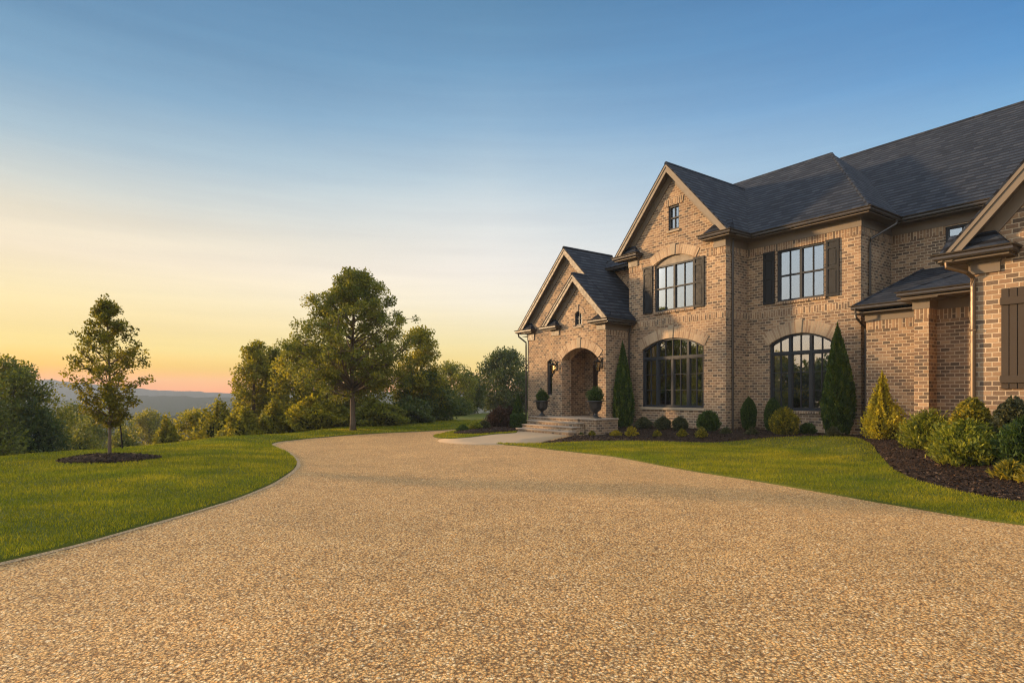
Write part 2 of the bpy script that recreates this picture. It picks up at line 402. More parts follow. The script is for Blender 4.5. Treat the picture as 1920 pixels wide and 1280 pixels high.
def Zf(x, y):                                      # the left lawn swells up from the edge of the driveway
    x = np.asarray(x, float); y = np.asarray(y, float); d = np.full(x.shape, 1e9)
    for a, b in zip(DRIVE_L, DRIVE_L[1:]):
        a, b = np.array(a), np.array(b); v = b - a
        t = np.clip(((x - a[0]) * v[0] + (y - a[1]) * v[1]) / (v @ v), 0, 1); d = np.minimum(d, np.hypot(x - a[0] - t * v[0], y - a[1] - t * v[1]))
    return _Z0(x, y) + .09 * sm(0, 1.8, d) * inside(np.array(left_poly), x, y) * sm(30, 24, y)
left_poly = DRIVE_L + [G(905, 801), G(985, 797), (6, 40), (14, 50), (20, 64), (6, 68), (-5, 62), (-9, 48), (-12, 38), (-15, 30), (-20, 22), (-21, 14), (-20, 2), (-19, -5)]
BEDEDGE = [G(p[0], p[1] + 2, .07) for p in [(1010, 826.5), (1100, 824.5), (1185, 823), (1290, 824.5), (1400, 826), (1500, 829), (1590, 832.5), (1625, 841), (1650, 855), (1672, 874), (1700, 889), (1745, 903), (1800, 915), (1860, 925), (1920, 933), (2040, 950), (2250, 985)]]
front_poly = [G(*p) for p in [(930, 832), (1000, 838), (1130, 853), (1290, 880), (1420, 902), (1550, 924), (1700, 948), (1920, 983)]] + [(8.8, 7.2), (12.5, 5.2), (20, 3), (22, 5)] + BEDEDGE[::-1]
bed_poly = BEDEDGE + [(16, 4.5), W(3, 15), W(3, 17.6), W(-4.8, 17.7), W(-6.8, 21.8), W(-9.4, 23), W(-10.2, 24), W(-14.6, 24), W(-15.4, 22.2), W(-20.0, 22.2), W(-19.45, 19), W(-19.75, 17.6)]
island_poly = [G(*p) for p in [(812, 817.5), (826, 812.5), (856, 806.5), (900, 803), (985, 797.5)]] + [W(-26.5, 21.3), W(-24.2, 20), W(-23.75, 17.6)] + [G(*p) for p in [(966, 812.8), (930, 814.5), (880, 819.5), (840, 822.3), (820, 821)]]
isbed_poly = [G(*p) for p in [(850, 813), (880, 807), (940, 801), (985, 798)]] + [W(-26.5, 21.3), W(-24.2, 20), W(-23.8, 17.7)] + [G(*p) for p in [(962, 810.5), (930, 812), (890, 814.8)]]
walk_poly = [G(*p) for p in [(820, 826), (850, 819), (930, 811), (966, 809)]] + [W(-23.9, 18.2), W(-20.3, 18.2), W(-19.95, 17.5)] + [G(*p) for p in [(1014, 829), (935, 834), (880, 834.5), (840, 831)]]
drive_poly = DRIVE_L + [G(905, 801), G(985, 797), W(-24, 18.5), W(-20, 18.3)] + [G(*p) for p in [(1075, 822), (990, 829), (1040, 836), (1150, 848), (1300, 872), (1430, 893), (1560, 914), (1710, 937), (1930, 970)]] + [(13, 5.6), (20, 3.6), (30, 2), (30, -8), (0, -9)]
ring_poly = [(-10.2 + (1.16 + .07 * math.sin(3 * a)) * math.cos(a), 15.2 + (.95 + .08 * math.cos(2 * a)) * math.sin(a)) for a in np.linspace(0, 2 * PI, 22)[:-1]]

# ground sheet: polar grid to the horizon
rad = np.concatenate([np.linspace(1, 70, 70), np.geomspace(72, 1400, 42)])
ang = np.linspace(0, 2 * PI, 241)[:-1]
gx = np.outer(rad, np.cos(ang)); gy = np.outer(rad, np.sin(ang)) + 8
gz = Zf(gx.ravel(), gy.ravel()).reshape(gx.shape) - .06
tag(link('ground', grid_mesh('ground', np.stack([gx, gy, gz], -1), M['ground'], wrap=True)), kind='structure')
o, *_ = region('driveway', drive_poly, .55, .0, M['gravel'], 0)
o, *_ = region('walkway', walk_poly, 1.0, .012, M['concrete'], .03)
EV = np.array(DRIVE_L); tg = np.gradient(EV, axis=0); tg /= np.hypot(tg[:, 0], tg[:, 1])[:, None]; nr = np.stack([tg[:, 1], -tg[:, 0]], 1)
fine = np.linspace(0, len(EV) - 1, 160); ii = np.arange(len(EV))
def edge(off): return np.stack([np.interp(fine, ii, EV[:, 0] + nr[:, 0] * off), np.interp(fine, ii, EV[:, 1] + nr[:, 1] * off)], 1)
rows = [np.column_stack([e, Zf(e[:, 0], e[:, 1]) + .005]) for e in (edge(-.1), edge(.05), edge(.11))]
tag(link('driveway_edging', grid_mesh('driveway_edging', np.array(rows), M['edging'])), kind='structure')
LAWNS = []
for nm, pl, st in (('lawn', left_poly, .9), ('lawn', front_poly, .6), ('lawn', island_poly, .6)):
    o, co, tri, _ = region(nm, pl, st, .028, M['ground'], .06); LAWNS.append((co, tri))
BEDS = []
for nm, pl, st, lift in (('mulch_bed', bed_poly, .35, .012), ('mulch_bed', isbed_poly, .4, .07), ('mulch_bed', ring_poly, .22, .062)):
    o, co, tri, P = region(nm, pl, st, lift, M['mulch'], .06)
    if lift > .015:                                # heaped towards the middle
        me = o.data; n = len(me.vertices); a = np.empty(n * 3, np.float32); me.vertices.foreach_get('co', a); a = a.reshape(-1, 3)
        a[:, 2] += np.where(inside(P, a[:, 0], a[:, 1]), np.minimum(edge_dist(P, a[:, 0], a[:, 1]), .7) * .14, 0); me.vertices.foreach_set('co', a.ravel())
        co = co.copy(); co[:, 2] += np.minimum(edge_dist(P, co[:, 0], co[:, 1]), .7) * .14 * inside(P, co[:, 0], co[:, 1])
    BEDS.append((co, tri))

def scatter(co, tri, dens, rng, far):
    a, b, c = co[tri[:, 0]], co[tri[:, 1]], co[tri[:, 2]]
    area = .5 * np.abs((b[:, 0] - a[:, 0]) * (c[:, 1] - a[:, 1]) - (c[:, 0] - a[:, 0]) * (b[:, 1] - a[:, 1]))
    cen = (a + b + c) / 3; d = np.hypot(cen[:, 0], cen[:, 1])
    vis = (cen[:, 1] > 2.5) & (np.abs(cen[:, 0]) < cen[:, 1] * .95 + 1.5) & (d < far)
    n = rng.poisson(area * dens(d) * vis)
    i = np.repeat(np.arange(len(tri)), n)
    u, v = rng.random(len(i)), rng.random(len(i)); f = u + v > 1; u[f], v[f] = 1 - u[f], 1 - v[f]
    p = a[i] + (b[i] - a[i]) * u[:, None] + (c[i] - a[i]) * v[:, None]
    return p
def grass(pieces, seed):
    rng = np.random.default_rng(seed); V, var = [], []
    for co, tri in pieces:
        p = scatter(co, tri, lambda d: np.clip(4800 * (6.5 / d) ** 1.75, 140, 4800), rng, 42)
        if not len(p): continue
        d = np.hypot(p[:, 0], p[:, 1]); n = len(p)
        patch = np.sin(p[:, 0] * 1.3 + 1.3 * np.sin(p[:, 1] * 1.7)) * np.sin(p[:, 1] * 2.6 + np.sin(p[:, 0] * 1.1)) + .5 * np.sin(p[:, 0] * 4.1 + 2 * np.sin(p[:, 1] * 3.1)) * np.sin(p[:, 1] * 5.3)
        h = rng.uniform(.020, .042, n) * (1 + .22 * patch) * np.clip(.7 + d / 30, 1, 1.25)
        w = .0035 * np.clip(d / 6.5, 1, 5.5) * rng.uniform(.7, 1.3, n)
        az = rng.uniform(0, 2 * PI, n); la = rng.uniform(0, 2 * PI, n); ln = rng.uniform(.1, .75, n) * h
        r = np.stack([np.cos(az) * w, np.sin(az) * w, np.zeros(n)], 1)
        tip = p + np.stack([np.cos(la) * ln, np.sin(la) * ln, h], 1)
        V.append(np.stack([p - r, p + r, tip], 1)); var.append(np.clip(rng.normal(.42, .2, n) + .2 * patch, 0, 1))
    V = np.concatenate(V); print('blades', len(V))
    return poly_mesh('grass', V.reshape(-1, 3), 3, M['grass'], np.concatenate(var))
tag(link('grass', grass(LAWNS, 3)), 'short green lawn grass on both sides of the driveway', 'grass', kind='stuff')
def chips(pieces, seed):
    rng = np.random.default_rng(seed); V, var = [], []
    for co, tri in pieces:
        p = scatter(co, tri, lambda d: np.clip(500 * (11 / d) ** 1.5, 90, 600), rng, 34); n = len(p)
        az = rng.uniform(0, 2 * PI, n); el = rng.normal(0, .35, n); l = rng.uniform(.02, .06, n); w = l * rng.uniform(.2, .45, n)
        a = np.stack([np.cos(az) * np.cos(el), np.sin(az) * np.cos(el), np.sin(el)], 1) * l[:, None]
        b = np.stack([-np.sin(az), np.cos(az), rng.normal(0, .5, n)], 1) * w[:, None]
        p = p + [0, 0, .012]
        V.append(np.stack([p - a, p - b * .8, p + a, p + b], 1)); var.append(rng.random(n))
    V = np.concatenate(V); print('chips', len(V))
    return poly_mesh('bark_mulch', V.reshape(-1, 3), 4, M['chip'], np.concatenate(var))
tag(link('bark_mulch', chips(BEDS, 5)), 'dark brown shredded bark mulch covering the planting beds', 'mulch', kind='stuff')

# far hills
def hills(name, a0, a1, depth, prof, base, mat, bump, seed, run):
    rng = np.random.default_rng(seed)
    xs = np.linspace(a0, a1, 420); top = np.interp(xs, [p[0] for p in prof], [p[1] for p in prof])
    rows = []
    for k, (f, dd) in enumerate([(0, -run), (.25, -run * .72), (.5, -run * .48), (.72, -run * .27), (.9, -run * .1), (1, 0), (.9, run * .15), (.4, run * .7)]):
        dep = depth + dd
        zt = CZ + (HY - top) / F * depth
        z = base + (zt - base) * f
        j = sum(rng.uniform(.4, 1) * np.sin(np.arange(420) * w + rng.uniform(0, 6)) for w in (.11, .23, .41, .9, 1.7)) * bump * .3 + rng.normal(0, .35, 420) * bump * .5
        rows.append(np.stack([(xs - HX) / F * depth * (dep / depth) , np.full(420, dep) + j * 8, z + j * (.35 + .65 * (f > .2))], 1))
    return tag(link(name, grid_mesh(name, np.array(rows), mat, smooth=False)), kind='structure')
hills('hills', -1200, 1900, 1150, [(-2600, 700), (-700, 722), (-60, 722), (40, 714), (92, 711), (130, 717), (165, 719), (220, 724), (265, 728), (300, 731), (340, 733), (430, 737), (560, 731), (800, 736), (2300, 730)], -31, M['hillfar'], 1.1, 3, 250)
hills('hills', -2600, 2300, 760, [(-2600, 742), (-100, 752), (80, 752), (180, 747), (240, 744), (330, 742), (430, 744), (560, 746), (700, 742), (2300, 744)], -31, M['hillmid'], 2.0, 7, 330)
hills('hills', -2600, 2300, 380, [(-2600, 772), (0, 778), (120, 772), (230, 782), (330, 775), (440, 768), (600, 772), (2300, 770)], -31, M['hillmid'], 2.0, 9, 150)
# ------------------------------------------------------------------ plants
def unit(v): return v / np.maximum(np.linalg.norm(v, axis=-1, keepdims=True), 1e-9)
def leaves(c, dirs, size, rng, elong=1.7, jitter=.7):
    """one bent-diamond leaf per centre, long axis near dirs"""
    n = len(c)
    a = unit(dirs + rng.normal(0, jitter, (n, 3))); b = unit(np.cross(a, rng.normal(0, 1, (n, 3))))
    l = size * rng.uniform(.6, 1.35, n)[:, None]; w = l / elong
    return np.stack([c - a * l * .5, c - b * w * .5 + a * l * .08, c + a * l * .5, c + b * w * .5 + a * l * .08], 1)
def tube_pts(mb, pts, rr, n=6): mb.tube(pts, rr, n)

def tree(name, label, cat, x, y, H, trunk_h, prof, r0, nlimb, leaf, nleaf, clump, mat, seed, group=None, z=None, bark='bark', vis_twigs=True, lean=0.0, flat=.75, up=.5, sec=5, rj=(.72, 1.06)):
    rng = np.random.default_rng(seed)
    z = Z(x, y) - .05 if z is None else z
    root = empty(name, (x, y, z), rng.uniform(0, 6.28) if lean == 0 else 0, label, cat, group)
    fs, rs = zip(*prof)
    R = lambda f: np.interp(f, fs, rs)
    mb = MB()
    ph = rng.uniform(0, 6.28, 2)
    def axis(h): return np.array([.02 * H * math.sin(h / H * 3 + ph[0]) * h / H, .02 * H * math.sin(h / H * 2.6 + ph[1]) * h / H, h])
    tr = lambda h: r0 * (max(0, 1 - h / H) ** .75) + r0 * .35 * math.exp(-h / (.05 * H)) + .006
    hs = np.linspace(0, H * .94, 14)
    mb.tube([axis(h) for h in hs], [tr(h) for h in hs], 9)
    C, CR = [], []
    for i in range(nlimb):
        f = ((i + .6) / nlimb) ** .9 * .97
        zt = trunk_h + f * (H - trunk_h)
        az = i * 2.39996 + rng.normal(0, .35)
        r = R(f) * rng.uniform(*rj)
        zs = max(trunk_h * rng.uniform(.8, 1.05), zt - r * rng.uniform(.45, .95) * (1.0 if up > 0 else -.3))
        zs = min(zs, H * .9)
        st = axis(zs); end = axis(zt) * [1, 1, 0] + [math.cos(az) * r, math.sin(az) * r, zt + rng.normal(0, .02) * H]
        mid = (st + end) / 2 + [0, 0, -up * .12 * r] + rng.normal(0, .05, 3) * r
        L = [(1 - t) ** 2 * st + 2 * t * (1 - t) * mid + t * t * end for t in np.linspace(0, 1, 6)]
        rb = min(tr(zs) * .62, .022 * r + .012)
        mb.tube(L, [rb * (1 - .82 * t) for t in np.linspace(0, 1, 6)], 6)
        for k in range(sec):
            t = .35 + .65 * (k + rng.random()) / sec
            p = (1 - t) ** 2 * st + 2 * t * (1 - t) * mid + t * t * end
            q = p + unit(rng.normal(0, 1, 3) + (end - st) / max(r, .1) * .8 + [0, 0, .35]) * r * rng.uniform(.16, .36)
            if vis_twigs: mb.tube([p, (p + q) / 2 + rng.normal(0, .02, 3) * r, q], [rb * .35, rb * .25, rb * .12], 4)
            C.append(q); CR.append(rng.uniform(.75, 1.25))
        C.append(end); CR.append(1.0)
    for h in np.linspace(trunk_h + .25 * (H - trunk_h), H, 5): C.append(axis(h)); CR.append(.8)
    C = np.array(C); CR = np.array(CR) * clump
    wts = CR ** 2; cnt = rng.multinomial(nleaf, wts / wts.sum())
    idx = np.repeat(np.arange(len(C)), cnt); n = len(idx)
    off = unit(rng.normal(0, 1, (n, 3))) * (rng.random(n) ** .5)[:, None] * CR[idx][:, None] * [1, 1, flat]
    c = C[idx] + off
    cen = np.array([0, 0, trunk_h + (H - trunk_h) * .4])
    V = leaves(c, unit(off) + [0, 0, .15] + unit(c - cen) * .4, leaf, rng)
    cv = rng.normal(0, .16, len(C))
    var = np.clip(.45 + cv[idx] + rng.normal(0, .16, n), 0, 1)
    mb.build('trunk', M[bark], root, smooth=True)
    link('crown', poly_mesh('crown', V.reshape(-1, 3), 4, L_(mat), var), root)
    return root
def L_(k): return L[k]
def copy_tree(o, x, y, label=None, group=None, rz=0, sc=1, z=None, sz=None):
    r = o.copy(); COL.objects.link(r); r.location = (x, y, Z(x, y) - .05 if z is None else z); r.rotation_euler = (0, 0, rz); r.scale = (sc, sc, sz or sc)
    if label: r['label'] = label
    if group: r['group'] = group
    for ch in o.children:
        c = ch.copy(); COL.objects.link(c); c.parent = r
    return r

SHAPES = {
    'spire': lambda f: np.interp(f, [0, .06, .2, .45, .7, .88, .96, 1], [.72, .9, 1, .90, .62, .30, .13, .02]),
    'cone': lambda f: np.interp(f, [0, .06, .2, .5, .8, .95, 1], [.62, .86, 1, .78, .38, .14, .02]),
    'column': lambda f: np.interp(f, [0, .06, .25, .55, .8, .93, 1], [.7, .9, 1, .93, .62, .3, .04]),
    'egg': lambda f: np.interp(f, [0, .08, .3, .55, .8, .93, 1], [.55, .8, .98, 1, .72, .4, .08]),
    'ball': lambda f: np.interp(f, [0, .1, .35, .6, .82, .94, 1], [.5, .78, 1, .96, .68, .38, .1]),
    'mound': lambda f: np.interp(f, [0, .1, .3, .6, .85, 1], [.8, 1, .98, .75, .42, .1]),
    'spread': lambda f: np.interp(f, [0, .15, .45, .75, .92, 1], [.3, .62, .95, 1, .7, .3]),
    'box': lambda f: np.interp(f, [0, .05, .2, .75, .93, 1], [.85, .97, 1, .98, .85, .5])}
def shrub(name, label, cat, x, y, w, h, shape, mat, n, leaf, seed, group=None, elong=2.0, outw=.6, upw=.7, rough=.12, core=.72, z=None, fill=.30, stem=True, spikes=0.0):
    rng = np.random.default_rng(seed)
    z = (Z(x, y) + .0) if z is None else z
    prof = SHAPES[shape]
    K = rng.uniform(0, 6.28, (7, 2)); KF = rng.integers(2, 7, 7); KZ = rng.uniform(3, 13, 7)
    def bump(a, f): return 1 + rough * sum(np.sin(KF[i] * a + KZ[i] * f + K[i, 0]) for i in range(7)) / 2.2
    f = rng.random(n) ** (.85 if shape in ('cone', 'column') else .95)
    a = rng.uniform(0, 2 * PI, n)
    dep = 1 - fill * rng.random(n) ** 1.4
    r = prof(f) * w / 2 * bump(a, f) * dep
    hh = h * (1 + (bump(a * 1.3 + 1, .4 + 0 * f) - 1) * .6)
    c = np.stack([np.cos(a) * r, np.sin(a) * r, .03 * h + f * hh * .98], 1)
    if spikes:
        k = rng.random(n) < .35
        dirs = unit(c - [0, 0, h * .25]); c[k] += dirs[k] * (rng.random(k.sum()) * spikes * h)[:, None]
    outd = np.stack([np.cos(a), np.sin(a), 0 * a], 1)
    V = leaves(c, outd * outw + np.array([0, 0, upw]), leaf, rng, elong, .45)
    clump = np.sin(KF[0] * a * 2 + KZ[1] * f * 3 + K[2, 0]) * .12 + np.sin(KF[3] * 3 * a - KZ[4] * 2.3 * f) * .10
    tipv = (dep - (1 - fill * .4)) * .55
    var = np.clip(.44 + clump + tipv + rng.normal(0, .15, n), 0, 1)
    root = empty(name, (x, y, z), 0, label, cat, group)
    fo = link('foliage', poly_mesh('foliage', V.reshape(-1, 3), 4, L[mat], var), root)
    if core:                                        # dark closed core, added to block light and sight through the leaves
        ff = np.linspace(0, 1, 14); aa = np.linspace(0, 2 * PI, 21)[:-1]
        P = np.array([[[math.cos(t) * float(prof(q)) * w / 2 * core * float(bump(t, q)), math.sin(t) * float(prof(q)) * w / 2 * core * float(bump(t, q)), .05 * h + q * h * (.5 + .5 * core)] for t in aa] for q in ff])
        link('dark_core', grid_mesh('dark_core', P, M['core'], wrap=True), root)
    if stem:
        mb = MB()
        for k in range(1 if shape in ('cone', 'column', 'egg') else 4):
            t = rng.uniform(0, 6.28); q = 0 if shape in ('cone', 'column', 'egg') else .16 * w
            mb.tube([(math.cos(t) * q * .3, math.sin(t) * q * .3, -.12), (math.cos(t) * q, math.sin(t) * q, h * .3)], [.012 + .012 * w, .008 + .008 * w], 6)
        mb.build('stem', M['bark'], root)
    return root
k_ = NT('dark_core_green'); M['core'] = k_.done(k_.bsdf(k_.mix(k_.noise(k_.obj(), 30, 4, .7), (.006, .010, .003, 1), (.022, .034, .010, 1)), 1, 0, k_.noise(k_.obj(), 40, 3), .8, .05))  # dark green of the added light-blocking core

# young oak on the left lawn, its stake
tree('young_tree', 'young oak with oval leafy crown standing in a ring of mulch on the left lawn', 'tree', -10.17, 15.2, 4.18, .95,
     [(0, .18), (.1, .40), (.2, .58), (.38, .84), (.55, .74), (.69, .56), (.86, .29), (1, .04)], .034, 60, .068, 12500, .14, 'young', 11, lean=1, sec=7, up=1.1)
mb = MB(); mb.tube([(0, 0, -.3), (-.07, 0, .55), (-.15, .0, 1.2)], .02, 6); mb.box(-.19, -.01, -.02, .02, 1.08, 1.11)
tag(mb.build('support_stake', M['iron']), 'thin dark leaning stake propping the young oak', 'stake').location = (-12.02, 18.6, Z(-12.02, 18.6))
# the large tree
x, y = G(662, 808.5)
tree('oak_tree', 'largest tree, a broad oak with bare trunk at the far edge of the driveway', 'tree', x, y, 7.75, 2.1,
     [(0, 1.9), (.12, 2.6), (.28, 2.85), (.42, 2.75), (.6, 2.3), (.77, 1.6), (.9, .9), (1, .25)], .125, 76, .105, 62000, .34, 'oak', 23, lean=1, sec=7, flat=.8, rj=(.82, 1.04))
# trees beyond the crest of the lawn
def at(px, depth): return ((px - HX) / F * depth, depth)
def top(py, depth): return CZ + (HY - py) / F * depth
def far_tree(name, label, px, depth, ytop, wpx, trunk_frac, prof, nl, leaf, n, clump, mat, seed, group='trees beyond the lawn', **kw):
    x, y = at(px, depth); z = Z(x, y) - .1; H = top(ytop, depth) - z; hw = wpx / F * depth / 2
    return tree(name, label, 'tree', x, y, H, H * trunk_frac, [(f, r * hw) for f, r in prof], .018 * H + .03, nl, leaf, n, clump, mat, seed, group, z, **kw)
PYR = [(0, .8), (.15, 1), (.35, .92), (.55, .72), (.75, .48), (.9, .26), (1, .08)]
RND = [(0, .6), (.15, .9), (.4, 1), (.65, .85), (.85, .55), (1, .2)]
far_tree('slender_tree', 'tall slender golden green tree, leftmost of the grove behind the oak', 476, 37, 643, 92, .14, PYR, 30, .16, 12000, .5, 'gold', 31)
far_tree('slender_tree', 'slender dark golden tree just right of the leftmost one in the grove', 512, 38.5, 655, 82, .14, PYR, 28, .16, 10000, .5, 'oak', 32)
far_tree('bushy_tree', 'low bushy golden tree half hidden behind the left side of the oak', 570, 36, 640, 120, .08, RND, 30, .16, 14000, .6, 'gold', 33)
far_tree('bushy_tree', 'spreading green tree directly behind the oak trunk', 650, 38, 650, 170, .06, RND, 34, .17, 16000, .7, 'oak', 34)
far_tree('slender_tree', 'upright green tree rising right of the oak crown', 790, 41, 617, 96, .10, PYR, 30, .16, 13000, .55, 'gold', 35)
far_tree('bushy_tree', 'rounded mid green tree between the upright tree and the lawn gap', 846, 54, 680, 100, .06, RND, 28, .17, 11000, .6, 'oak', 36)
far_tree('dense_tree', 'dark green dense low tree at the foot of the grove beside the far lawn', 792, 41, 700, 120, .03, RND, 26, .17, 12000, .65, 'deep', 37)
far_tree('dense_tree', 'small dark tree behind the far end of the grove', 880, 58, 702, 60, .06, RND, 20, .2, 6000, .6, 'deep', 38)
far_tree('shade_tree', 'large blue green tree standing alone behind the far lawn left of the house', 945, 62, 658, 105, .10, RND, 34, .22, 16000, .85, 'deep', 39)
far_tree('dense_tree', 'low dark tree peeping between the lone tree and the house corner', 985, 66, 700, 80, .05, RND, 20, .22, 6000, .8, 'deep', 46)
# low growth under the grove
for i, (px, dep, yt, wp, mt, lb) in enumerate([
        (455, 33, 778, 70, 'gold', 'low golden bush at the left foot of the grove'), (515, 34, 765, 60, 'gold', 'golden bush under the two slender trees'),
        (590, 33, 752, 95, 'gold', 'leafy yellow green bush left of the oak trunk'), (640, 34, 770, 60, 'oak', 'shaded bush right behind the oak trunk'),
        (710, 34.5, 757, 90, 'oak', 'broad green bush right of the oak trunk'), (770, 37, 752, 80, 'deep', 'dark green bush below the upright tree'), (842, 50, 748, 80, 'deep', 'dark bush at the right end of the grove')]):
    x, y = at(px, dep); z = Z(x, y); h = top(yt, dep) - z
    shrub('bush', lb, 'bush', x, y, wp / F * dep, h, 'ball', mt, 5200, .17, 60 + i, 'bushes under the grove', 1.6, .6, .4, .26, .55, z - .05, .5, True, .10)
# woods down the slope on the left
far_tree('dense_tree', 'big dark tree at the left edge of the photo beyond the lawn', 22, 34, 678, 165, .08, RND, 44, .16, 26000, .7, 'oak', 40)
far_tree('dense_tree', 'dark tree low on the left below the lawn crest', -60, 30, 700, 150, .08, RND, 34, .16, 14000, .8, 'oak', 41)
far_tree('hazy_tree', 'hazy grey green tree left of the young oak trunk', 125, 62, 757, 95, .12, RND, 26, .22, 9000, .9, 'oak', 42)
far_tree('hazy_tree', 'low hazy tree seen directly behind the young oak trunk', 178, 58, 776, 85, .08, RND, 24, .22, 8000, .85, 'oak', 43)
far_tree('hazy_tree', 'round hazy golden tree right of the young oak', 281, 72, 771, 96, .10, RND, 30, .26, 11000, 1.0, 'gold', 44)
far_tree('bushy_tree', 'bushy green tree at the lawn crest left of the grove', 365, 40, 772, 100, .05, RND, 28, .17, 9000, .6, 'gold', 45)
for i, (px, dep, yt, wp, mt, lb) in enumerate([
        (314, 36, 798, 42, 'gold', 'small round bush on the lawn crest near the round hazy tree'), (412, 38, 768, 60, 'gold', 'golden bush between the crest tree and the grove'),
        (75, 33, 780, 95, 'deep', 'dark bush at the foot of the big dark tree'), (150, 44, 805, 80, 'oak', 'low bush beneath the hazy grey green tree'), (232, 50, 805, 60, 'oak', 'low bush behind the leaning stake')]):
    x, y = at(px, dep); z = Z(x, y); h = top(yt, dep) - z
    shrub('bush', lb, 'bush', x, y, wp / F * dep, h, 'ball', mt, 5200, .18, 80 + i, 'bushes along the lawn crest', 1.6, .6, .4, .26, .55, z - .05, .5, True, .10)
# ------------------------------------------------------------------ the house (local axes: s along the front, b inwards, z up)
OFF = (-15.0, 23.0, 0.0)
hx, hy = W(OFF[0], OFF[1])
HOUSE = empty('brick_house', (hx, hy, 0), TH, 'large two storey brick house with steep dark gabled roofs beside the driveway', 'house')
def HB(): return MB(OFF)
def arch_fn(o):
    s0, s1, zs, rise = o['s0'], o['s1'], o['zs'], o.get('rise', 0)
    if not rise: return lambda s: zs
    w = (s1 - s0) / 2; r = (w * w + rise * rise) / (2 * rise); zc = zs + rise - r; c = (s0 + s1) / 2
    return lambda s: zc + math.sqrt(max(r * r - (s - c) ** 2, 0))
NA = 16
def arch_pts(o, inset=0.0):
    f = arch_fn(o); s0, s1 = o['s0'], o['s1']
    n = NA if o.get('rise', 0) else 1
    return [(s0 + (s1 - s0) * i / n, f(s0 + (s1 - s0) * i / n)) for i in range(n + 1)]
def front_wall(mb, s0, s1, b, zb, ztop, ops=(), brk=(), depth=.14):
    zt = ztop if callable(ztop) else (lambda s: ztop)
    cuts = {s0, s1, *brk}
    for o in ops: cuts.update(p[0] for p in arch_pts(o))
    cuts = sorted(c for c in cuts if s0 - 1e-6 <= c <= s1 + 1e-6)
    for a, c in zip(cuts, cuts[1:]):
        m = (a + c) / 2; cur = lambda s: zb
        for o in sorted((o for o in ops if o['s0'] < m < o['s1']), key=lambda o: o['z0']):
            if o['z0'] > cur(m) + 1e-4: mb.face([(a, b, cur(a)), (c, b, cur(c)), (c, b, o['z0']), (a, b, o['z0'])])
            cur = arch_fn(o)
        mb.face([(a, b, cur(a)), (c, b, cur(c)), (c, b, zt(c)), (a, b, zt(a))])
    for o in ops:
        d = o.get('depth', depth); f = arch_fn(o)
        for s in (o['s0'], o['s1']): mb.face([(s, b, o['z0']), (s, b + d, o['z0']), (s, b + d, o['zs']), (s, b, o['zs'])])
        mb.face([(o['s0'], b, o['z0']), (o['s1'], b, o['z0']), (o['s1'], b + d, o['z0']), (o['s0'], b + d, o['z0'])])
        p = arch_pts(o)
        for (a, za), (c, zc) in zip(p, p[1:]): mb.face([(a, b, za), (c, b, zc), (c, b + d, zc), (a, b + d, za)])
def side_wall(mb, s, b0, b1, z0, z1): mb.face([(s, b0, z0), (s, b1, z0), (s, b1, z1), (s, b0, z1)])
def arch_ring(o, b, th, proud=.03, key=.26, name='brick_arch', extra=.0):
    """voussoirs standing on the curve of an opening, with a keystone"""
    s0, s1, zs, rise = o['s0'] - extra, o['s1'] + extra, o['zs'], o['rise']
    w = (s1 - s0) / 2; r = (w * w + rise * rise) / (2 * rise); zc = zs + rise - r; c = (s0 + s1) / 2
    a0 = math.atan2(zs - zc, w); mb = HB(); n = 28
    P = lambda a, rr: (c - math.cos(a) * rr, zc + math.sin(a) * rr)
    for i in range(n):
        a, e = a0 + (PI - 2 * a0) * i / n, a0 + (PI - 2 * a0) * (i + 1) / n
        q = [P(a, r), P(e, r), P(e, r + th), P(a, r + th)]
        uvq = [(.30, a * r), (.30, e * r), (.30 + th, e * r), (.30 + th, a * r)]
        mb.face([(s, b - proud, z) for s, z in q], uvq)
        mb.face([(q[3][0], b - proud, q[3][1]), (q[2][0], b - proud, q[2][1]), (q[2][0], b, q[2][1]), (q[3][0], b, q[3][1])], [(0, a * r), (0, e * r), (.03, e * r), (.03, a * r)])
        mb.face([(q[0][0], b - proud, q[0][1]), (q[1][0], b - proud, q[1][1]), (q[1][0], b, q[1][1]), (q[0][0], b, q[0][1])], [(.3, a * r), (.3, e * r), (.33, e * r), (.33, a * r)])
        if i in (0, n - 1):
            g = (q[0], q[3]) if i == 0 else (q[1], q[2])
            mb.face([(g[0][0], b - proud, g[0][1]), (g[1][0], b - proud, g[1][1]), (g[1][0], b, g[1][1]), (g[0][0], b, g[0][1])])
    ob = mb.build(name, M['archbrick'], HOUSE)
    k = HB(); zt = zs + rise
    k.prism([(c - key * .42, b - proud - .035, zt - .01), (c + key * .42, b - proud - .035, zt - .01), (c + key * .6, b - proud - .035, zt + th + .07), (c - key * .6, b - proud - .035, zt + th + .07)], (0, proud + .035, 0))
    k.build('keystone', M['stone'], ob, bevel=.01)
    return ob
def bars(mb, rects, b0, b1):
    for a, c, z0, z1 in rects: mb.box(a, c, b0, b1, z0, z1)
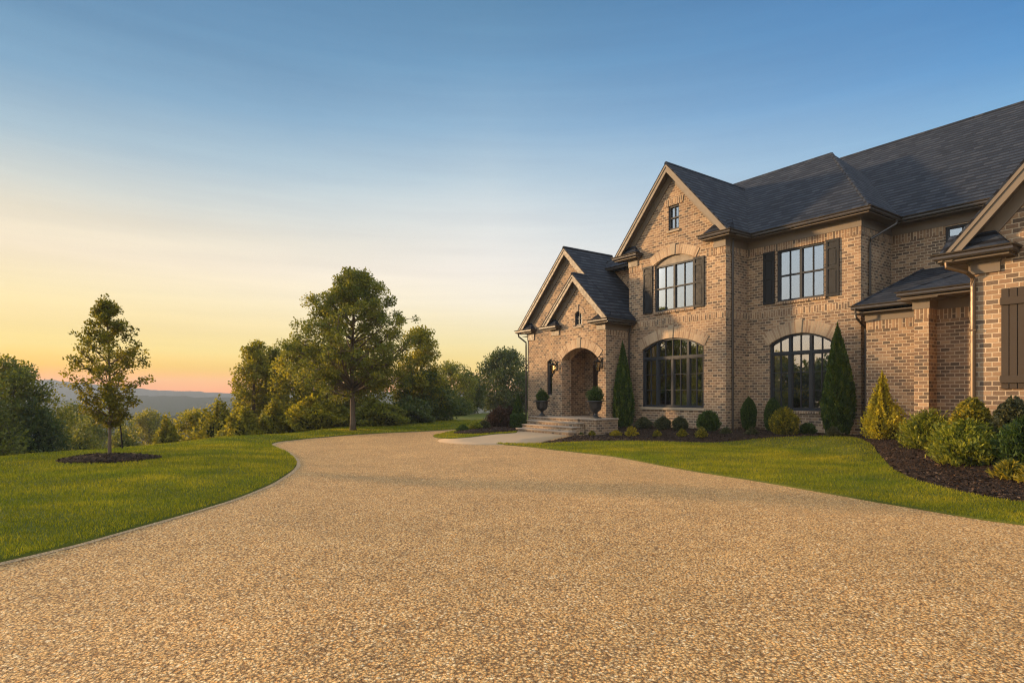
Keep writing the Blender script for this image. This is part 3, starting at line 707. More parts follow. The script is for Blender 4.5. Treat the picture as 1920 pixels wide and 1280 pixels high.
def window(o, b, lights, transom=None, rows=3, hung=False, curtains=(), fw=.075, sill='stone', back=.9, cols=2, ftop=None):
    """frame with mullions, glazing bars, glass, sill and the dark room behind"""
    s0, s1, z0 = o['s0'], o['s1'], o['z0']; f = arch_fn(o); d = .11
    ob = dict(o)
    if ftop:                                        # flat headed window under an arched filler panel
        ob = dict(s0=s0, s1=s1, z0=z0, zs=ftop, rise=0); f = arch_fn(ob)
    fb0, fb1 = b + d - .06, b + d + .05
    mb = HB()
    mb.box(s0, s0 + fw, fb0, fb1, z0, f(s0 + 1e-4)); mb.box(s1 - fw, s1, fb0, fb1, z0, f(s1 - 1e-4))
    mb.box(s0 + fw, s1 - fw, fb0 - .002, fb1, z0, z0 + fw)
    if ob.get('rise', 0):
        p = arch_pts(ob); c = (s0 + s1) / 2
        for (a, za), (e, ze) in zip(p, p[1:]):
            mb.prism([(a, fb0 - .003, za), (e, fb0 - .003, ze), (e, fb0 - .003, ze - fw * 1.05), (a, fb0 - .003, za - fw * 1.05)], (0, fb1 - fb0, 0))
    else: mb.box(s0 + fw, s1 - fw, fb0 - .002, fb1, ob['zs'] - fw, ob['zs'])
    n = len(lights) - 1; ml = .05
    edges = [s0 + (s1 - s0) * t for t in lights]
    zt_mid = lambda s: f(s) - fw * .6
    skip = o.get('skip_top', ())
    for i, e in enumerate(edges[1:-1]):
        top = transom if (transom and (i + 1) in skip) else zt_mid(e)
        mb.box(e - ml, e + ml, fb0 + .004, fb1, z0 + fw, top)
    if transom: mb.box(s0 + fw, s1 - fw, fb0 - .006, fb1, transom - .06, transom + .06)
    t = .014
    for i in range(n):
        a, e = edges[i] + (fw if i == 0 else ml), edges[i + 1] - (fw if i == n - 1 else ml)
        ztop = (transom - .06) if transom else (f((a + e) / 2) - fw)
        zb = z0 + fw
        if not hung:                                # casement sash rails
            q = .035
            for r_ in ((a, a + q, zb, ztop), (e - q, e, zb, ztop), (a + q, e - q, zb, zb + q), (a + q, e - q, ztop - q, ztop)): mb.box(r_[0], r_[1], fb0 + .02, fb1 - .004, r_[2], r_[3])
        for k in range(1, cols):
            m = a + (e - a) * k / cols; mb.box(m - t, m + t, fb0 + .035, fb1 - .02, zb, ztop)
        if hung:
            zm = (zb + ztop) / 2; mb.box(a, e, fb0 + .012, fb1 - .006, zm - .028, zm + .028)
        for k in range(1, rows):
            zk = zb + (ztop - zb) * k / rows
            if not hung: mb.box(a, e, fb0 + .037, fb1 - .022, zk - t, zk + t)
    if transom:
        tops = [edges[0]] + [x for i, x in enumerate(edges[1:-1]) if (i + 1) not in skip] + [edges[-1]]
        for i in range(len(tops) - 1):
            w_ = tops[i + 1] - tops[i]; k_n = 2 if w_ < 1.3 else 4
            for k in range(1, k_n):
                m = tops[i] + w_ * k / k_n
                mb.box(m - t, m + t, fb0 + .035, fb1 - .02, transom + .06, f(m) - fw * .7)
    fr = mb.build('window', M['frame'], HOUSE)
    g = HB(); gb = b + d + .022
    p = arch_pts(ob)
    g.face([(s0 + .03, gb, z0 + .03), (s1 - .03, gb, z0 + .03)] + [(min(max(s, s0 + .03), s1 - .03), gb, z - .03) for s, z in p[::-1]])
    g.build('pane', M['glass'], fr)
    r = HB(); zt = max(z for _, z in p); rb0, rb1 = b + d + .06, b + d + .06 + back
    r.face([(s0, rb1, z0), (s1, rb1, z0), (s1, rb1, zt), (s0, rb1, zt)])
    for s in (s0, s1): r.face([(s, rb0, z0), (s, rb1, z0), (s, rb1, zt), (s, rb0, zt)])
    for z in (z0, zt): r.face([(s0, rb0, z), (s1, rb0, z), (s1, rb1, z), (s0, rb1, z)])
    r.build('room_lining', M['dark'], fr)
    for (t0, t1, key) in curtains:
        cu = HB(); a, e = s0 + (s1 - s0) * t0, s0 + (s1 - s0) * t1; m = max(8, int((e - a) / .03))
        xs = [a + (e - a) * i / m for i in range(m + 1)]
        for i in range(m):
            y0_, y1_ = [b + d + .22 + .035 * math.sin(q * 55) + .02 * math.sin(q * 23) for q in (xs[i], xs[i + 1])]
            cu.face([(xs[i], y0_, z0 + .04), (xs[i + 1], y1_, z0 + .04), (xs[i + 1], y1_, zt - .05), (xs[i], y0_, zt - .05)])
        cu.build('curtain', M[key], fr, smooth=True)
    if sill:
        sl = HB(); sl.prism([(s0 - .06, b - .07, z0 - .11), (s0 - .06, b - .07, z0 - .03), (s0 - .06, b + .05, z0 - .002), (s0 - .06, b + .05, z0 - .11)], (s1 - s0 + .12, 0, 0), swap=(sill == 'soldier'))
        sl.build('sill', M[sill], fr)
    return fr
def shutter(s0, s1, b, z0, z1, mat='shutter', rails=(0, .5, .86, 1)):
    mb = HB(); st = .085
    mb.box(s0, s1, b - .035, b - .004, z0, z1)
    mb.box(s0, s0 + st, b - .065, b - .03, z0, z1); mb.box(s1 - st, s1, b - .065, b - .03, z0, z1)
    zz = [z0 + (z1 - z0) * r for r in rails]
    for i, z in enumerate(zz):
        lo, hi = (z, z + .1) if i == 0 else (z - .1, z) if i == len(zz) - 1 else (z - .05, z + .05)
        mb.box(s0 + st, s1 - st, b - .063, b - .03, lo, hi)
    for a, c in zip(zz, zz[1:]):
        if c - a > .35: mb.box(s0 + st + .035, s1 - st - .035, b - .052, b - .03, a + .12, c - .12)
    return mb.build('shutter', M[mat], HOUSE)
def roof_face(mb, pts, th=.09):
    p = [Vector(q) for q in pts]
    n = (p[1] - p[0]).cross(p[2] - p[0]).normalized()
    if n.z < 0: n = -n
    h = Vector((0, 0, 1)).cross(n)
    h = h.normalized() if h.length > 1e-5 else Vector((1, 0, 0)); sl = n.cross(h)
    uv = [(q.dot(h), q.dot(sl)) for q in p]
    mb.prism(pts, (0, 0, -th), uv)
def ridge_cap(mb, a, c): mb.tube([(a[0], a[1], a[2] - .045), (c[0], c[1], c[2] - .045)], .085, 6)

# ---- measurements
ZE = 8.45                                          # main eaves
bay = dict(c=-17.82, half=3.22, zr=12.15, sl=1.15, bf=21.28, bw=21.70)
ent = dict(c=-24.2, half=4.2, zr=9.58, sl=.99, bf=20.75, bw=21.10, right=2.0)
por = dict(c=-22.42, half=2.42, zr=7.80, sl=.985, bf=19.78, bw=20.13)
rwg = dict(c=-2.0, half=3.72, zr=9.25, sl=1.15, bf=16.55, bw=17.0)
gz = lambda g, s: g['zr'] - g['sl'] * abs(s - g['c'])
o_bay_lo = dict(s0=-19.59, s1=-16.13, z0=1.2, zs=3.87, rise=.47, skip_top=(2,))
o_bay_up = dict(s0=-18.83, s1=-16.66, z0=5.6, zs=7.74, rise=.33)
o_attic = dict(s0=-18.03, s1=-17.43, z0=9.2, zs=10.3)
o_w_lo = dict(s0=-14.03, s1=-11.48, z0=1.14, zs=3.83, rise=.40)
o_w_up = dict(s0=-13.7, s1=-11.76, z0=5.57, zs=7.67)
o_m_up = dict(s0=-8.63, s1=-6.7, z0=6.75, zs=7.9)
o_side = dict(s0=-26.0, s1=-25.15, z0=1.75, zs=3.55, rise=.2)
o_arch = dict(s0=-23.6, s1=-20.98, z0=.68, zs=3.55, rise=.55, depth=.62)
o_pk = dict(s0=-22.62, s1=-22.12, z0=5.2, zs=5.72, rise=.2)
o_rw = dict(s0=-3.95, s1=-.6, z0=1.95, zs=4.15)
ZB = -.25
mb = HB(); front_wall(mb, -20.44, -15.05, 21.70, ZB, lambda s: gz(bay, s) - .2, [o_bay_lo, o_bay_up, o_attic], [bay['c']])
side_wall(mb, -15.05, 21.70, 23.24, ZB, ZE - .1); side_wall(mb, -20.44, 21.70, 23.3, ZB, ZE - .1)
mb.build('wall', M['brick'], HOUSE)
mb = HB(); front_wall(mb, -15.05, -10.44, 23.24, ZB, ZE - .1, [o_w_lo, o_w_up]); side_wall(mb, -10.44, 23.24, 25.75, ZB, ZE - .1)
front_wall(mb, -23.4, -20.44, 23.24, ZB, ZE - .1); side_wall(mb, -23.4, 23.24, 33.2, ZB, ZE - .1); mb.face([(-23.4, 33.2, ZB), (-10, 33.2, ZB), (-10, 33.2, ZE - .1), (-23.4, 33.2, ZE - .1)])
mb.build('wall', M['brick'], HOUSE)
mb = HB(); front_wall(mb, -10.44, 8.0, 25.75, ZB, ZE - .1, [o_m_up]); side_wall(mb, 8.0, 25.75, 38.2, ZB, ZE - .1); mb.face([(-10, 38.2, ZB), (8, 38.2, ZB), (8, 38.2, ZE - .1), (-10, 38.2, ZE - .1)])
mb.face([(8, 25.75, ZE - .1), (8, 38.2, ZE - .1), (8, 32, 13.7)]); mb.build('wall', M['brick'], HOUSE)
mb = HB(); front_wall(mb, -27.8, -24.4, 21.10, ZB, lambda s: gz(ent, s) - .2, [o_side]); front_wall(mb, -24.4, -20.44, 21.10, 4.9, lambda s: gz(ent, s) - .2, (), [ent['c']])
side_wall(mb, -27.8, 21.1, 26.5, ZB, 5.2); mb.face([(-27.8, 26.5, ZB), (-23.4, 26.5, ZB), (-23.4, 26.5, 5.3), (-27.8, 26.5, 5.3)]); mb.build('wall', M['brick'], HOUSE)
mb = HB(); front_wall(mb, -24.4, -20.44, 20.13, ZB, lambda s: gz(por, s) - .2, [o_arch, o_pk], [por['c']]); side_wall(mb, -24.4, 20.13, 21.1, ZB, 5.3)
side_wall(mb, -20.44, 20.13, 21.72, ZB, 5.1)
front_wall(mb, -24.1, -20.6, 22.15, .4, 4.4)        # vestibule
side_wall(mb, -24.1, 20.75, 22.15, .4, 4.4); side_wall(mb, -20.6, 20.75, 22.15, .4, 4.4)
mb.face([(-24.1, 20.75, .4), (-23.6, 20.75, .4), (-23.6, 20.75, 4.4), (-24.1, 20.75, 4.4)]); mb.face([(-20.98, 20.75, .4), (-20.6, 20.75, .4), (-20.6, 20.75, 4.4), (-20.98, 20.75, 4.4)])
pw = mb.build('wall', M['brick'], HOUSE)
mb = HB(); mb.face([(-24.1, 20.7, 4.3), (-20.6, 20.7, 4.3), (-20.6, 22.15, 4.3), (-24.1, 22.15, 4.3)]); mb.build('porch_ceiling', M['soffit'], HOUSE)
mb = HB(); front_wall(mb, -9.97, -7.5, 22.6, ZB, 4.7); side_wall(mb, -9.97, 22.6, 25.75, ZB, 4.7); front_wall(mb, -7.33, -5.0, 21.2, ZB, 4.7)
mb.build('wall', M['brick'], HOUSE)
mb = HB(); mb.box(-7.72, -7.33, 20.6, 22.7, ZB, 4.66); mb.build('pier', M['brick'], HOUSE)
mb = HB(); front_wall(mb, -5.2, 1.2, 17.0, ZB, lambda s: gz(rwg, s) - .2, [o_rw], [rwg['c']]); side_wall(mb, -5.2, 17.0, 25.8, ZB, 4.95); side_wall(mb, 1.2, 17.0, 25.8, ZB, 4.95)
mb.build('wall', M['brick'], HOUSE)
# ---- soldier courses and belt course
def soldier(path, z0, z1, pr=.014):
    mb = HB(); mb.sweep(path, [(0, z0), (pr, z0), (pr, z1), (0, z1)], swap=True); mb.build('soldier_course', M['soldier'], HOUSE)
soldier([(-15.06, 21.70), (-15.05, 21.70), (-15.05, 23.24), (-10.44, 23.24), (-10.44, 25.75), (-8.63, 25.75)], 7.66, 7.95); soldier([(-6.7, 25.75), (-5.0, 25.75)], 7.66, 7.95)
soldier([(-20.44, 21.7), (-19.6, 21.7)], 7.66, 7.95); soldier([(-16.0, 21.7), (-15.05, 21.7)], 7.66, 7.95)
soldier([(-20.44, 21.70), (-15.05, 21.70), (-15.05, 23.24), (-10.44, 23.24), (-10.44, 25.75)], 4.98, 5.24)
soldier([(-9.97, 22.6), (-7.72, 22.6)], 4.06, 4.36); soldier([(-7.72, 20.6), (-7.33, 20.6), (-7.33, 21.2), (-5.2, 21.2)], 4.06, 4.36)
soldier([(-20.44, 20.13), (-20.44, 21.7)], 4.58, 4.86)
mb = HB(); mb.prism([(-18.22, 21.69, 10.3), (-17.24, 21.69, 10.3), (-17.16, 21.69, 10.62), (-18.30, 21.69, 10.62)], (0, -.02, 0), swap=True); mb.build('window_header', M['soldier'], HOUSE)
# ---- arches
arch_ring(o_bay_lo, 21.70, .48, extra=.04); arch_ring(o_bay_up, 21.70, .42, extra=.12); arch_ring(o_w_lo, 23.24, .48, extra=.05)
arch_ring(o_arch, 20.13, .44, extra=.03); arch_ring(o_side, 21.10, .30, key=.12); arch_ring(o_pk, 20.13, .26, key=.10)
# ---- windows, doors, shutters
window(o_bay_lo, 21.70, (0, .25, .5, .75, 1), 3.47, 3, curtains=((.03, .21, 'curtain'), (.9, .97, 'drape')), back=1.6)
w = window(o_bay_up, 21.70, (0, .5, 1), None, 1, True, ftop=7.70, sill='soldier')
mb = HB(); p = arch_pts(o_bay_up); mb.prism([(p[0][0], 21.79, 7.69), (p[-1][0], 21.79, 7.69)] + [(s, 21.79, z) for s, z in p[::-1]], (0, .04, 0)); mb.build('arch_panel', M['trim'], w)
window(o_attic, 21.70, (0, 1), None, 1, True, sill='stone')
window(o_w_lo, 23.24, (0, .333, .667, 1), 3.47, 3, sill='soldier', curtains=((.03, .1, 'drape'),), back=1.6)
window(o_w_up, 23.24, (0, .5, 1), None, 1, True, sill='soldier')
window(o_m_up, 25.75, (0, .5, 1), None, 1, True, sill='soldier')
window(o_side, 21.10, (0, 1), None, 3, cols=1, sill='stone'); window(o_pk, 20.13, (0, 1), None, 2, sill='stone', fw=.05)
window(o_rw, 17.0, (0, .33, .67, 1), None, 3, sill='soldier')
for a in ((-19.5, -18.95, 21.7, 5.58, 7.78), (-16.62, -16.08, 21.7, 5.56, 7.72), (-14.29, -13.8, 23.24, 5.52, 7.68), (-11.70, -11.2, 23.24, 5.52, 7.68)): shutter(*a)
mb = HB()                                          # brown board and batten shutter of the right wing
for i in range(4): mb.box(-4.60 + i * .15, -4.60 + i * .15 + .138, 16.945, 16.996, 1.91, 4.17)
for z in (2.12, 3.88): mb.box(-4.61, -4.0, 16.905, 16.944, z - .085, z + .085)
mb.build('shutter', M['bshutter'], HOUSE, bevel=.006)
d = HB(); d.box(-23.32, -23.2, 22.02, 22.14, .68, 3.35); d.box(-21.26, -21.14, 22.02, 22.14, .68, 3.35); d.box(-23.2, -21.26, 22.02, 22.14, 3.23, 3.35); d.box(-22.26, -22.2, 22.05, 22.13, .68, 3.23)
dr = d.build('front_door', M['door'], HOUSE)
for s0 in (-23.2, -22.2):
    d = HB(); d.box(s0, s0 + .94, 22.08, 22.13, .70, 3.23)
    for z0, z1 in ((.85, 1.55), (1.7, 3.05)): d.box(s0 + .14, s0 + .8, 22.055, 22.081, z0, z1)
    d.build('door_leaf', M['door'], dr, bevel=.012)
d = HB(); d.tube([(-22.34, 22.05, 1.55), (-22.34, 22.0, 1.6), (-22.34, 22.0, 1.85), (-22.34, 22.05, 1.9)], .014, 6); d.build('handle', M['iron'], dr)
# ---- roofs
def add_roof(faces, ridges=()):
    mb = HB()
    for f in faces: roof_face(mb, f)
    for r_ in ridges: ridge_cap(mb, *r_)
    return mb.build('roof', M['roof'], HOUSE)
zr, zm = 12.92, 14.0
add_roof([[(-16.5, 25.2, ZE + .05), (8.5, 25.2, ZE + .05), (8.5, 32, zm), (-16.5, 32, zm)], [(-16.5, 38.8, ZE + .05), (8.5, 38.8, ZE + .05), (8.5, 32, zm), (-16.5, 32, zm)]], [((-16.5, 32, zm), (8.5, 32, zm))])
A, B, Cc, D = (-24.0, 22.72, ZE + .05), (-9.92, 22.72, ZE + .05), (-9.92, 33.7, ZE + .05), (-24.0, 33.7, ZE + .05); E1, E2 = (-19.6, 28.2, zr), (-13.95, 28.2, zr)
add_roof([[A, B, E2, E1], [B, Cc, E2], [Cc, D, E1, E2], [D, A, E1]], [(E1, E2), (B, E2), (A, E1)])
def gable_roof(g, b_back_r, b_back_e, extra_left=None):
    c, h, z0 = g['c'], g['half'], g['zr']; ze = z0 - g['sl'] * h; bf = g['bf'] - .03
    add_roof([[(c - h, bf, ze), (c, bf, z0), (c, b_back_r, z0), (c - h, b_back_e, ze)], [(c + h, bf, ze), (c, bf, z0), (c, b_back_r, z0), (c + h, b_back_e, ze)]], [((c, bf, z0), (c, b_back_r, z0))])
gable_roof(bay, 27.3, 22.75); gable_roof(ent, 24.3, 26.0); gable_roof(rwg, 26.4, 26.4)
c, h, z0 = por['c'], por['half'], por['zr']; ze = z0 - por['sl'] * h; bf = por['bf'] - .03
add_roof([[(c - h, bf, ze), (c, bf, z0), (c, 20.9, z0), (c - h, 21.09, ze)], [(c + h, bf, ze), (c, bf, z0), (c, 20.715, z0), (c + h, 20.715, ze)]], [((c, bf, z0), (c, 20.8, z0))])
add_roof([[(-10.2, 22.15, 4.9), (-7.0, 22.15, 4.9), (-7.0, 25.8, 6.5), (-9.35, 25.8, 6.5)], [(-10.2, 22.15, 4.9), (-9.35, 25.8, 6.5), (-10.2, 25.8, 4.9)]], [((-10.2, 22.15, 4.9), (-9.35, 25.8, 6.5))])
add_roof([[(-7.95, 20.2, 4.88), (-5.0, 20.2, 4.88), (-5.0, 25.8, 6.56), (-6.3, 25.8, 6.56), (-6.9, 23.6, 5.9)], [(-7.95, 20.2, 4.88), (-6.9, 23.6, 5.9), (-7.95, 23.6, 4.88)]], [((-7.95, 20.2, 4.88), (-6.9, 23.6, 5.9))])
# ---- gable trim
def gable_trim(g, only=None):
    c, h, z0, sl, bf, bw = g['c'], g['half'], g['zr'], g['sl'], g['bf'], g['bw']; ze = z0 - sl * h
    T = HB(); Sf = HB(); Fr = HB()
    for sg in (-1, 1):
        hh = g.get('right', h) if sg > 0 else h; e = c + sg * hh; ze = z0 - sl * hh
        q = lambda o1, o2: [(e, bf, ze - o1), (c, bf, z0 - o1), (c, bf, z0 - o2), (e - sg * (o2 - o1) / sl, bf, ze - o1)]
        T.prism(q(.075, .42), (0, .05, 0))
        T.prism([(a, bb - .03, z) for a, bb, z in q(.075, .19)], (0, .028, 0))
        e2 = e - sg * .2 / sl; Sf.face([(e2, bf + .05, ze - .10), (c, bf + .05, z0 - .30), (c, bw, z0 - .30), (e2, bw, ze - .10)])
        Fr.prism([(a, bw - .045, z) for a, bb, z in [(e - sg * .25 / sl, bf, ze - .05), (c, bf, z0 - .30), (c, bf, z0 - .72), (e - sg * .67 / sl, bf, ze - .05)]], (0, .042, 0))
    T.build('rake_board', M['trim'], HOUSE); Sf.build('soffit', M['soffit'], HOUSE); Fr.build('frieze', M['trim'], HOUSE)
for g in (bay, ent, por, rwg): gable_trim(g)
KG = lambda z: [(0, z - .15), (.06, z - .15), (.085, z - .11), (.075, z - .05), (.12, z - .03), (.13, z), (.105, z), (.10, z - .015), (0, z - .015)]
def gutter(path, z): mb = HB(); mb.sweep(path, KG(z)); return mb.build('gutter', M['gutter'], HOUSE)
def eave(path, z0, z1, out, zs=None):
    mb = HB(); mb.sweep(path, [(.002, z0), (.035, z0), (.035, z1 - .05), (.085, z1 - .05), (.085, z1), (.002, z1)]); mb.build('frieze', M['trim'], HOUSE)
    mb = HB(); mb.sweep(path, [(.086, z1 - .03), (out, z1 - .03), (out, z1 + .0), (.086, z1)]); mb.build('soffit', M['soffit'], HOUSE)
P1 = [(-15.05, 21.70), (-15.05, 23.24), (-10.44, 23.24), (-10.44, 25.75), (6.0, 25.75)]
eave(P1, 7.95, 8.30, .50)
gutter([(-14.6, 21.28), (-14.6, 22.74), (-9.94, 22.74), (-9.94, 25.25), (6.0, 25.25)], ZE + .02)
gutter([(-24.0, 30.0), (-24.0, 22.74), (-20.5, 22.74)], ZE + .02)
eave([(-20.44, 20.13), (-20.44, 21.69)], 4.86, 5.14, .42); gutter([(-20.02, 19.78), (-20.02, 21.68)], 5.32)
eave([(-27.8, 26.0), (-27.8, 21.1)], 4.9, 5.2, .55); gutter([(-28.38, 26.0), (-28.38, 20.75)], 5.5)
eave([(-9.97, 25.7), (-9.97, 22.6), (-7.73, 22.6)], 4.36, 4.66, .36); gutter([(-10.2, 25.7), (-10.2, 22.2), (-7.9, 22.2)], 4.9)
eave([(-7.72, 22.5), (-7.72, 20.6), (-7.33, 20.6), (-7.33, 21.2), (-5.2, 21.2)], 4.36, 4.66, .34); gutter([(-7.95, 22.1), (-7.95, 20.22), (-5.2, 20.22)], 4.88)
mb = HB(); mb.box(-7.94, -5.2, 20.23, 21.3, 4.665, 4.70); mb.build('soffit', M['soffit'], HOUSE)
eave([(-5.2, 21.1), (-5.2, 17.0)], 4.6, 4.9, .45); gutter([(-5.68, 21.1), (-5.68, 16.55)], 5.08)
def cornice(g, s_out, s_in, s_blk0, s_blk1, zf, zg, bfr, rise=.5):
    """boxed cornice return at the foot of a gable: little hipped roof, gutter, soffit and frieze block"""
    lo, hi = min(s_out, s_in), max(s_out, s_in); bw = g['bw']
    m = HB(); e = .03
    p = [(lo, bfr, zg), (hi, bfr, zg), (hi, bw, zg), (lo, bw, zg)]
    ins = (hi - lo) * .3
    t0, t1 = (lo + ins * (.25 if s_out < s_in else 1), bw, zg + rise), (hi - ins * (1 if s_out < s_in else .25), bw, zg + rise)
    uvf = lambda q: [(v[0] + v[1], v[2] * 1.3) for v in q]
    for q in ([p[0], p[1], t1, t0], [p[1], p[2], t1], [p[3], p[0], t0]): m.face(q, uvf(q))
    r_ = m.build('roof', M['roof'], HOUSE)
    m = HB(); path = [(lo, bw), (lo, bfr + .0), (hi, bfr), (hi, bw)]
    m.sweep(path, KG(zg + .005)); m.build('gutter', M['gutter'], HOUSE)
    m = HB(); m.box(lo + .01, hi - .01, bfr + .02, bw - .002, zg - .2, zg - .145); m.build('soffit', M['soffit'], HOUSE)
    m = HB(); m.box(min(s_blk0, s_blk1), max(s_blk0, s_blk1), bw - .055, bw - .002, zf, zg - .2); m.box(min(s_blk0, s_blk1) - .03, max(s_blk0, s_blk1) + .03, bw - .10, bw - .0021, zg - .255, zg - .2005); m.build('frieze_block', M['trim'], HOUSE)
cornice(bay, -21.05, -19.65, -20.44, -19.85, 7.93, 8.47, 21.30); cornice(bay, -14.62, -16.0, -15.02, -15.6, 7.93, 8.47, 21.30)
cornice(por, -24.92, -23.75, -24.4, -23.8, 4.86, 5.34, 19.80, .42); cornice(por, -20.04, -21.2, -20.42, -21.02, 4.86, 5.34, 19.80, .34)
cornice(ent, -28.4, -27.05, -27.78, -27.15, 4.90, 5.5, 20.76, .45); cornice(rwg, -5.70, -4.35, -5.18, -4.62, 4.58, 5.08, 16.56, .5)
# ---- downspouts
def spout(pts, mat='gutter', r=.045):
    mb = HB(); mb.tube(pts, r, 8)
    for f in (.25, .7):
        a, c = Vector(pts[-2]), Vector(pts[-1]); q = a + (c - a) * f; mb.box(q.x - .065, q.x + .065, q.y - .05, q.y + .05, q.z - .02, q.z + .02)
    mb.build('downspout', M[mat], HOUSE, smooth=False)
spout([(-14.99, 22.1, 8.28), (-14.99, 22.1, 7.9), (-14.99, 22.1, .2)])
spout([(-9.87, 24.75, 8.34), (-9.87, 24.75, 8.15), (-10.37, 23.85, 7.55), (-10.37, 23.8, 7.35), (-10.37, 23.8, 4.7)])
spout([(-10.12, 22.12, 4.8), (-10.12, 22.15, 4.5), (-10.15, 22.95, 4.15), (-10.15, 22.95, .2)])
spout([(-28.2, 20.7, 5.36), (-28.2, 20.75, 5.15), (-27.87, 21.03, 4.8), (-27.87, 21.03, 4.6), (-27.87, 21.03, .05)])
spout([(-20.2, 21.5, 5.2), (-20.2, 21.55, 5.0), (-20.36, 21.62, 4.75), (-20.36, 21.62, .2)])
spout([(-5.55, 16.62, 4.95), (-5.55, 16.62, 4.78), (-5.2, 16.78, 4.62), (-5.12, 16.93, 4.5), (-5.12, 16.93, 4.3), (-5.12, 16.93, .2)], 'copper', .05)
# ---- landing and steps (brick risers, stone treads)
st = empty('entry_steps', (hx, hy, 0), TH, 'brick steps with stone treads leading up to the arched entry', 'steps')
def slab(mbk, mbc, s0, s1, b0, b1, z):
    mbk.box(s0 + .03, s1 - .03, b0 + .03, b1, -.2, z - .055); mbc.box(s0, s1, b0, b1, z - .055, z)
k1, k2 = HB(), HB()
slab(k1, k2, -24.35, -20.72, 18.62, 20.125, .68); k1.box(-23.57, -21.0, 20.13, 20.74, .3, .672); k2.box(-24.05, -20.65, 20.13, 22.14, .60, .676)
k1.build('landing', M['brick'], st); k2.build('landing_cap', M['cap'], st)
for i, (s0, b0, z) in enumerate(((-24.05, 18.15, .51), (-23.8, 17.68, .34), (-23.65, 17.2, .17))):
    k1, k2 = HB(), HB(); slab(k1, k2, s0, (-20.3, -20.05, -19.75)[i], b0, b0 + .5, z)
    t = k1.build('step', M['brick'], st); k2.build('tread', M['cap'], t, bevel=.01)
k1, k2 = HB(), HB(); k1.box(-20.70, -19.62, 18.72, 20.1, -.2, .62); k2.box(-20.73, -19.58, 18.68, 20.12, .62, .70)
t = k1.build('cheek_wall', M['brick'], st); k2.build('coping', M['cap'], t, bevel=.01)
# ------------------------------------------------------------------ urns, lanterns
def urn(s, b, z, label, plabel, seed, pw, ph):
    x, y = W(s, b); u = empty('urn', (x, y, z), TH, label, 'urn', 'urns beside the entry arch')
    mb = MB(); mb.box(-.2, .2, -.2, .2, 0, .05); mb.lathe([(.17, .05), (.165, .07), (.12, .10), (.075, .15), (.06, .20), (.075, .25), (.10, .27)], n=16); mb.build('foot', M['urn'], u)
    mb = MB(); mb.lathe([(.09, .265), (.15, .29), (.235, .36), (.275, .44), (.285, .52), (.30, .66), (.32, .74)], n=12); mb.build('bowl', M['urn'], u)
    mb = MB(); mb.lathe([(.31, .735), (.385, .75), (.395, .775), (.385, .80), (.34, .80), (.32, .78), (.02, .775)], n=24); mb.build('rim', M['urn'], u)
    shrub('boxwood', plabel, 'shrub', x, y, pw, ph, 'egg', 'box', 3800, .05, seed, 'boxwoods growing in the urns', 1.8, .7, .5, .2, .7, z + .76, .35, stem=False, spikes=.1)
urn(-24.15, 19.25, .68, 'dark footed urn on the landing left of the arch, by the narrow window', 'bushy clipped boxwood growing in the left urn', 201, .60, .50)
urn(-20.32, 19.35, .70, 'dark footed urn on the cheek wall right of the steps', 'wide clipped boxwood growing in the right urn on the cheek wall', 202, .78, .58)
def lantern(s, b, z, label):
    x, y = W(s, b); l = empty('wall_lantern', (x, y, z), TH, label, 'lantern', 'lanterns flanking the entry arch')
    mb = MB(); mb.box(-.06, .06, -.03, -.002, -.28, .22); mb.tube([(0, -.02, .02), (0, -.10, .20), (0, -.2, .26), (0, -.28, .20), (0, -.28, .12)], .018, 6); mb.tube([(0, -.02, -.22), (0, -.14, -.3), (0, -.28, -.33)], .013, 6); mb.build('bracket', M['iron'], l)
    mb = MB(); cy = -.28
    mb.lathe([(.02, .15), (.05, .10), (.2, .02), (.205, 0), (.02, 0)], (0, cy, .0), 6)
    for k in range(6):
        a = 2 * PI * k / 6; mb.tube([(math.cos(a) * .15, cy + math.sin(a) * .15, 0), (math.cos(a) * .095, cy + math.sin(a) * .095, -.44)], .02, 4)
    mb.lathe([(.10, -.44), (.105, -.42), (.02, -.415)], (0, cy, 0), 6); mb.lathe([(.015, -.60), (.035, -.55), (.02, -.50), (.07, -.45), (.02, -.44)], (0, cy, 0), 8); mb.lathe([(.012, .15), (.03, .19), (.008, .24)], (0, cy, 0), 8)
    mb.build('cage', M['iron'], l)
    mb = MB(); mb.lathe([(.075, -.41), (.12, -.005)], (0, cy, 0), 6); mb.build('glass', M['lampglass'], l)
    mb = MB()
    for dx, dy in ((.035, 0), (-.02, .03), (-.02, -.03)): mb.tube([(dx, cy + dy, -.41), (dx, cy + dy, -.22)], .012, 6)
    mb.build('candle', M['stone'], l)
lantern(-24.02, 20.13, 3.30, 'black iron wall lantern beside the narrow arched window'); lantern(-20.70, 20.13, 3.32, 'black iron wall lantern between the arch and the porch corner')
# ------------------------------------------------------------------ foundation planting: (photo x, plane b, photo top y, photo width)
def bed(name, label, px, b, yt, wpx, shape, mat, n, leaf, seed, group='shrubs along the front of the house', cat='shrub', **kw):
    x, y = onb(px, b); z = Z(x, y); h = top(yt, y) - z
    return shrub(name, label, cat, x, y, wpx / F * y * .82, h * .92, shape, mat, n, leaf, seed, group, z=z, **kw)
AV = dict(elong=2.6, outw=.35, upw=1.0, rough=.09, core=.78, fill=.26, spikes=.02)
bed('arborvitae', 'tall narrow arborvitae at the corner between porch and bay window', 1168, 20.9, 640, 44, 'spire', 'arbor', 17000, .11, 301, 'arborvitae against the brick wall', 'conifer', **AV)
bed('arborvitae', 'tall dense arborvitae right of the three light arched window', 1571, 22.45, 608, 64, 'spire', 'arbor', 22000, .11, 302, 'arborvitae against the brick wall', 'conifer', **AV)
CO = dict(elong=2.0, outw=.6, upw=.6, rough=.05, core=.84, fill=.16)
